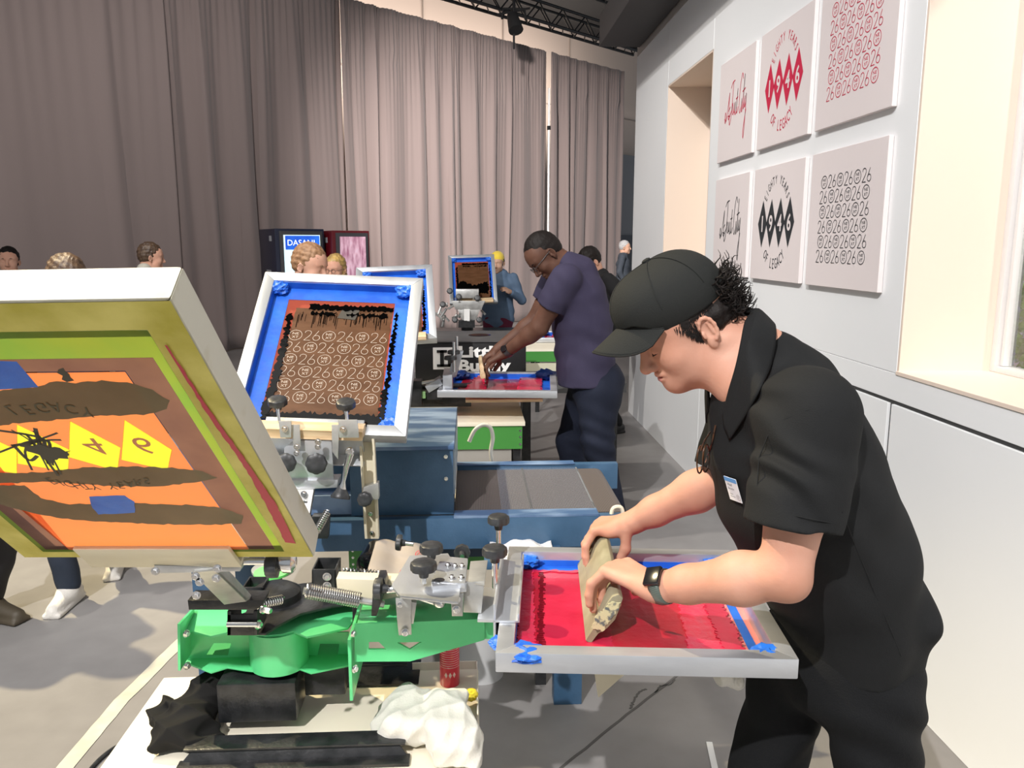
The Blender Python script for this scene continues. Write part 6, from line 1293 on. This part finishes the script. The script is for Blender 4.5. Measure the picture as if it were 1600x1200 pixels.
# cap, worn pulled low: its own axes are tipped forward on the head
_F, _U = Vector(F1), Vector(U1); ct = 0; F1 = _F*math.cos(ct)-_U*math.sin(ct); U1 = _U*math.cos(ct)+_F*math.sin(ct); HM = [tuple(F1), tuple(L1), tuple(U1)]
capm = mat('cap_black_twill', (.016, .017, .016), .85, spec=.25, bump=.0007, bscale=420)
crown = [ell(HP(-.004, 0, .076), [.106, .090, .090], HM, .02), ell(HP(.060, 0, .092), [.062, .070, .066], HM, .035)]
a_ = (U1*.98-F1*-.17).normalized()
def capcut(P):      # keeps the part of the crown above the sweatband, which dips at the back
    q = P-V3(O_); fa, ub = q@V3(F1), q@V3(U1); return -(ub-(.040+.040*np.clip((fa-.055)/.05, 0, 1)))
def mkcut(prims):
    base = list(prims)
    def f(P): return np.maximum(field(base, P), capcut(P))
    f.lo = np.min([b.lo for b in base], 0); f.hi = np.max([b.hi for b in base], 0); f.k = .01; f.op = 1; return f
cp = sdf_obj('baseball_cap', capm, man, [([mkcut(crown)], .0026, lambda P: (.0010*np.sin(np.abs((P-V3(O_))@V3(L1))*34)).astype(np.float32))])
def brim(u_, v_):   # u across, v out
    t = (u_-.5)*2; ff = .112-.050*t*t+.076*math.sqrt(max(0, 1-abs(t)**2.6))*v_
    q = v_*math.sqrt(max(0, 1-abs(t)**2.6)); return HP(ff, t*.077*(1+.04*q), .086-.036*t*t-.014*q-.040*t*t*q)
MB().grid(brim, 33, 12).build('cap_brim', capm, cp, smooth=True, solid=.0035)
mb = MB(); mb.tube([brim(i/32, 1)+Vector((0, 0, 0)) for i in range(33)], .0022, 6); mb.tube([brim(i/32, .08)+U1*.003 for i in range(33)], .0012, 6); mb.build('brim_stitching', capm, cp, smooth=True)
MB().lathe(HP(.004, 0, .1665), U1, [(.009, -.002), (.009, .003), (.005, .005)], 16).build('cap_button', capm, cp, smooth=True)
mb = MB()
for az in (0, 60, 120, 180, 240, 300):
    pts = []
    for i in range(15):
        ph = R(88-i*6.0); d_ = F1*math.cos(ph)*math.cos(R(az))+L1*math.cos(ph)*math.sin(R(az))+U1*math.sin(ph); o_ = HP(.0, 0, .078); lo_, hi_ = .05, .16
        for _ in range(18):
            m_ = (lo_+hi_)/2; v = field(crown, np.array([tuple(o_+d_*m_)], dtype=np.float32))[0]
            if v < 0: lo_ = m_
            else: hi_ = m_
        q = o_+d_*(lo_+.0003)
        if capcut(np.array([tuple(q)], dtype=np.float32))[0] < 0: pts.append(q)
    if len(pts) > 2: mb.tube(pts, .0009, 5)
mb.build('cap_seams', capm, cp, smooth=True)
F1, U1 = _F, _U
# polo shirt
tc = [W(1212, 628, Y=1.52), W(1228, 690, Y=1.52), W(1252, 770, Y=1.53), W(1292, 860, Y=1.54), W(1325, 945, Y=1.55), W(1322, 1000, Y=1.55)]
polo_m = mat('polo_black', (.0105, .011, .0115), .85, spec=.25, bump=.0006, bscale=500)
sleeveL = SL.lerp(EL, .70); sleeveR = SR.lerp(ER, .92)
shp = chain(tc[:-1], [.118, .142, .156, .154, .146], .05, ((0, 1, 0), .80))+[fcap(tc[4], tc[5]+Vector((.004, 0, -.005)), .146, .142, .03, ((0, 1, 0), .82))]
shp += [cap(SL, SL.lerp(EL, .4), .078, .080, .045), fcap(SL, sleeveL, .078, .084, .02), cap(SR, SR.lerp(ER, .5), .072, .072, .04), fcap(SR, sleeveR, .074, .078, .02), cap(SL+Vector((-.01, .02, .0)), SR+Vector((.01, -.02, .0)), .072, .072, .05), ell(W(1414, 945, Y=1.5), [.030, .12, .042], None, .045), cap(nk+Vector((.015, 0, -.015)), nk+Vector((.05, 0, -.06)), .072, .09, .04)]
shp += [cap(HP(-.02, 0, -.09), nk+Vector((-.02, 0, -.02)), .045, .045, .01)]; shp[-1].op = -1
def pfold(P):
    a = np.zeros(len(P), dtype=np.float32); w_ = .9*np.sin(P[:, 0]*31+P[:, 2]*17)+.7*np.sin(P[:, 2]*43+P[:, 1]*12)
    for c_, d_, r_, f_, am in ((SL.lerp(EL, .30)+Vector((-.05, -.04, 0)), (.62, .1, .78), .10, 88, .0062), (SL.lerp(EL, .55)+Vector((-.03, -.06, 0)), (.45, .0, .9), .09, 74, .0058), (SL+Vector((-.10, 0, .02)), (.3, .1, .95), .08, 80, .0040)):
        q = P-V3(c_); a += am*np.exp(-(q*q).sum(1)/r_**2)*np.sin((q@V3(d_))*f_+w_*1.6)
    q2 = P-V3(tc[2]); m2 = np.exp(-(q2*q2).sum(1)/.05); a += .005*m2*np.sin((q2@V3((.5, .1, .86)))*62+2*np.sin(q2[:, 0]*18))
    q3 = P-V3(tc[4]); m3 = np.exp(-(q3*q3).sum(1)/.06); a += .007*m3*np.sin((q3@V3((.75, .2, -.6)))*34+2*np.sin(q3[:, 2]*11)); a += .004*np.exp(-((P[:, 2]-float(tc[5].z))/.12)**2)*np.sin(P[:, 0]*40+P[:, 1]*31)
    return a.astype(np.float32)
polo = sdf_obj('polo_shirt', polo_m, man, [(shp, .0038, pfold)])
# collar: a folded band standing round the neck and lying down to points in front
def surfp(px, py, lift=.004):
    d = ray(px, py).normalized(); ts = np.arange(.9, 2.0, .002, dtype=np.float32); P = np.array([0, 0, EYE], dtype=np.float32)+ts[:, None]*np.array(tuple(d), dtype=np.float32); v = field(shp, P, pfold); i = int(np.argmax(v < 0)); return Vector((0, 0, EYE))+d*(float(ts[i])-lift)
YC = 1.52
inn = [W(1172, 488, Y=YC), W(1164, 505, Y=1.475), W(1158, 535, Y=1.448), W(1150, 572, Y=1.440), W(1139, 610, Y=1.452), W(1130, 648, Y=1.478)]
cre = [W(1186, 483, Y=YC), W(1180, 497, Y=1.462), W(1172, 530, Y=1.432), W(1162, 575, Y=1.424), W(1148, 622, Y=1.436), W(1132, 668, Y=1.462)]
out = [W(1205, 503, Y=YC+.01), W(1212, 522, Y=1.452)]+[surfp(*p, .007) for p in ((1206, 566), (1188, 608), (1166, 648), (1140, 688))]
mir = lambda L_: [Vector((p.x, 2*YC-p.y, p.z)) for p in L_[1:]][::-1]
def closed(L_): return [Vector(q) for q in smooth_pts([tuple(p) for p in mir(L_)+L_], 5)]
ci, cc_, co = closed(inn), closed(cre), closed(out); nC = len(ci)
def collar(u_, v_):
    i = min(int(round(u_*(nC-1))), nC-1)
    if v_ < .4: return ci[i].lerp(cc_[i], v_/.4)
    t = (v_-.4)/.6; return cc_[i].lerp(co[i], t)+Vector((0, -1 if ci[i].y < YC else 1, 0))*.002*math.sin(math.pi*t)
MB().grid(collar, nC, 14).build('collar', polo_m, polo, smooth=True, solid=.004)
mb = MB()
mb.tube([surfp(*p, .0006) for p in [(1316, 800), (1335, 850), (1352, 890), (1368, 930), (1385, 968), (1398, 1000), (1408, 1025)]], .0011, 5)
mb.build('side_seam', polo_m, polo, smooth=True)
mb = MB(); mb.tube([surfp(*p, .0006) for p in [(1222, 560), (1245, 585), (1268, 612), (1290, 626)][:0] or [(1190, 800), (1183, 760), (1186, 715), (1200, 680), (1225, 655), (1262, 640), (1300, 642)]], .0011, 5); mb.build('armhole_seam', polo_m, polo, smooth=True)
mb = MB(); 
def ringpts(c, d_, r_, n=40, ry=1.0):
    d_ = d_.normalized(); a = d_.orthogonal().normalized(); b = d_.cross(a); return [c+(a*math.cos(2*math.pi*i/n)+b*math.sin(2*math.pi*i/n)*ry)*r_ for i in range(n+1)]
dL = (EL-SL).normalized(); 
for q in (.0, ): mb.tube(ringpts(sleeveL-dL*.022, dL, .0835), .0010, 5)
mb.tube(ringpts(sleeveR-(ER-SR).normalized()*.02, (ER-SR), .0775), .0010, 5); mb.build('sleeve_hem', polo_m, polo, smooth=True)
mb = MB()   # undershirt glimpse
mb.prism([W(1128, 598, Y=1.475), W(1137, 592, Y=1.475), W(1141, 606, Y=1.475), W(1134, 626, Y=1.475)], (.004, .02, 0)); mb.build('undershirt', mat('white_tee', (.8, .78, .76), .8), man)
# trousers
hp = tc[5]+Vector((-.01, 0, -.01)); kN = W(1372, 1215, Y=1.46); kF = W(1193, 1215, Y=1.68); aN = Vector((W(1380, 1215, Y=1.46).x+.04, 1.44, .09)); aF = Vector((W(1200, 1215, Y=1.68).x+.03, 1.70, .09))
lg = [cap(hp+Vector((0, 0, .05)), hp+Vector((-.0, 0, -.03)), .135, .14, .04, ((0, 1, 0), .8))]+chain([hp+Vector((.03, -.08, -.06)), kN, aN], [.105, .078, .062], .035)+chain([hp+Vector((-.05, .09, -.06)), kF, aF], [.10, .078, .062], .035)
trm = mat('jeans_black', (.007, .0075, .0085), .85, spec=.25, bump=.0008, bscale=300)
sdf_obj('trousers', trm, man, [(lg, .0055, folds([(kN+Vector((0, 0, .12)), .16, (.5, .2, .9), 60, .007), (kF+Vector((0, 0, .12)), .16, (.6, .2, -.8), 55, .007), (hp, .15, (.8, .2, .5), 50, .004)]))])
for a__ in (aN, aF): sdf_obj('shoe', shoe_k, man, [(shoe_prims((a__.x, a__.y), (-1, -.05, 0)), .007)])
# wrist watch
wd_ = (WL-EL).normalized(); wc = EL.lerp(WL, .93); rr = .0325
strap = MB().tube([wc-wd_*.012, wc-wd_*.004, wc+wd_*.004, wc+wd_*.012], [rr, rr+.001, rr+.001, rr-.001], 36, cap=False).build('watch_band', mat('band_green_grey', (.07, .09, .075), .4, .3, wave=('Z', 90, (.16, .19, .165))), man, smooth=True, solid=.003)
n_ = Vector((.0, -.62, .80)); n_ = (n_-wd_*n_.dot(wd_)).normalized(); t_ = wd_.cross(n_)
Mw = Matrix(((wd_.x, t_.x, n_.x, 0), (wd_.y, t_.y, n_.y, 0), (wd_.z, t_.z, n_.z, 0), (0, 0, 0, 1))); Mw.translation = wc+n_*(rr+.003)
MB().bx(-.0175, .0175, -.020, .020, -.004, .005).xf(Mw).build('watch_case', mat('case_dark_steel', (.06, .06, .065), .2, .8), strap, bevel=.004, seg=3)
MB().bx(-.0155, .0155, -.018, .018, .0048, .0056).xf(Mw).build('watch_screen', mat('watch_black', (.01, .01, .012), .12), strap, bevel=.0002)
# name badge lying on the chest, and sunglasses hanging from the placket
bp0, bp1, bp2, bp3 = W(1127, 738, Y=1.372), W(1159, 746, Y=1.36), W(1167, 789, Y=1.36), W(1136, 782, Y=1.372)
def surf(px, py, lift=.004):      # first point of the shirt met by the sight line, lifted off the cloth
    d = ray(px, py).normalized(); ts = np.arange(.9, 2.0, .002, dtype=np.float32); P = np.array([0, 0, EYE], dtype=np.float32)+ts[:, None]*np.array(tuple(d), dtype=np.float32); v = field(shp, P, pfold); i = int(np.argmax(v < 0)); return Vector((0, 0, EYE))+d*(float(ts[i])-lift)
bcen = surf(1147, 764, .006); gx = (bp1-bp0).normalized()
t1 = surf(1135, 764, .006); t2 = surf(1160, 764, .006); t3 = surf(1147, 745, .006); t4 = surf(1147, 783, .006)
bx_ = (t2-t1).normalized(); by_ = (t3-t4); by_ = (by_-bx_*by_.dot(bx_)).normalized(); bx_ = (bx_*.97-by_*.23).normalized(); by_ = (by_-bx_*by_.dot(bx_)).normalized(); bz_ = bx_.cross(by_)
Mb = Matrix(((bx_.x, by_.x, bz_.x, 0), (bx_.y, by_.y, bz_.y, 0), (bx_.z, by_.z, bz_.z, 0), (0, 0, 0, 1))); Mb.translation = bcen+bz_*.002
bw_, bh_ = .038, .050
bdg = MB().bx(-bw_/2, bw_/2, -bh_/2, bh_/2, 0, .0012).xf(Mb).build('name_badge', mat('badge_white', (.86, .88, .9), .4), polo)
MB().bx(-bw_/2, bw_/2, bh_/2-.009, bh_/2, .0012, .0016).xf(Mb).build('badge_stripe', mat('badge_blue', (.12, .36, .72), .4), bdg)
mb = MB(); put_text(mb, 'Vlad', -.006, .010, .0055, width=.014, z=.0016); put_text(mb, 'Brauchn', -.004, .0015, .0042, width=.018, z=.0016); put_text(mb, 'Vendor', -.007, -.010, .0028, width=.010, z=.0016); put_text(mb, 'Personnel', -.005, -.0155, .0028, width=.014, z=.0016); ring(mb, .0125, -.0145, .0052, .0062, .0005, .0016); put_text(mb, 'NE', .0125, -.0125, .0024, width=.005, z=.0016); put_text(mb, 'XT', .0125, -.0165, .0024, width=.005, z=.0016)
mb.xf(Mb).build('badge_lettering', bk, bdg)
gl = MB(); A = lambda px, py, l_=.012: surf(px, py, l_)
gl.tube([A(1118, 665), A(1113, 690), A(1107, 708), A(1102, 722, .02)], .0018, 6)
for (cx_, cy_) in ((1094, 718), (1103, 716)): gl.tube([W(cx_+5*math.cos(t)+4*math.sin(t)*-.3, cy_+24*math.sin(t)*.9, Y=1.44+.02*math.cos(t)) for t in [2*math.pi*i/16 for i in range(17)]], .0017, 6)
gl.tube([A(1110, 675), W(1100, 690, Y=1.43), W(1094, 705, Y=1.43)], .0018, 6)
sg = gl.build('eyeglasses', mat('tortoiseshell', (.10, .04, .015), .25, col2=(.02, .012, .01), scale=60), smooth=True); tag(sg, 'dark tortoiseshell eyeglasses hanging folded from the placket of the black polo', 'glasses')
# squeegee in his hands
n0 = W(919, 1003, Z=.825); n1 = W(905, 880, Z=.825); yd = (n1-n0).normalized(); tp_ = W(971, 930, Y=n0.y-.004)-n0; xdir = yd; zdir = (tp_-xdir*tp_.dot(xdir)).normalized(); ydir = zdir.cross(xdir)
Ms = Matrix(((xdir.x, ydir.x, zdir.x, 0), (xdir.y, ydir.y, zdir.y, 0), (xdir.z, ydir.z, zdir.z, 0), (0, 0, 0, 1))); Ms.translation = n0
sqw = mat('squeegee_stained', (.22, .20, .125), .55, col2=(.33, .30, .20), scale=10, detail=6, mix=(.4, .6))
sqm = thing('squeegee', 'stained grey-green squeegee gripped in both hands of the man in the black cap', 'squeegee', M=Ms); SLn = (n1-n0).length
prof = [(-.006, .022), (-.016, .045), (-.019, .070), (-.013, .095), (-.006, .118), (.006, .120), (.014, .108), (.015, .085), (.010, .060), (.008, .030)]
local(MB().prism([(0, y, z) for y, z in prof], (SLn, 0, 0)).build('handle', sqw, bevel=.003), sqm)
local(MB().prism([(.0, -.006, 0), (.0, .006, 0), (.0, .007, .034), (.0, -.007, .034)], (SLn, 0, 0)).build('blade', sqw), sqm)
local(rough_poly([(.012, .03), (.018, .06), (.010, .10), (-.006, .108), (-.012, .08), (-.010, .035)], .003, .004, 3, 0, .0015).xf(Matrix(((0, 0, -1, -.0004), (1, 0, 0, 0), (0, 1, 0, 0), (0, 0, 0, 1)))).build('dried_ink_patch', mat('dried_mixed_ink', (.55, .52, .30), .5, col2=(.12, .14, .13), scale=70, mix=(.5, .6))), sqm)
# towel hanging from his front pocket
pt = [ell(W(1130, 1052, Y=1.60), (.022, .03, .03), k=.02), ell(W(1150, 1062, Y=1.60), (.016, .03, .022), k=.015)]
cloth_heap('towel', pt, tw, .002, [(1, .3, .2, 120, .003)], 'small white cloth hanging at the front pocket of the man in the black cap', 'towel')
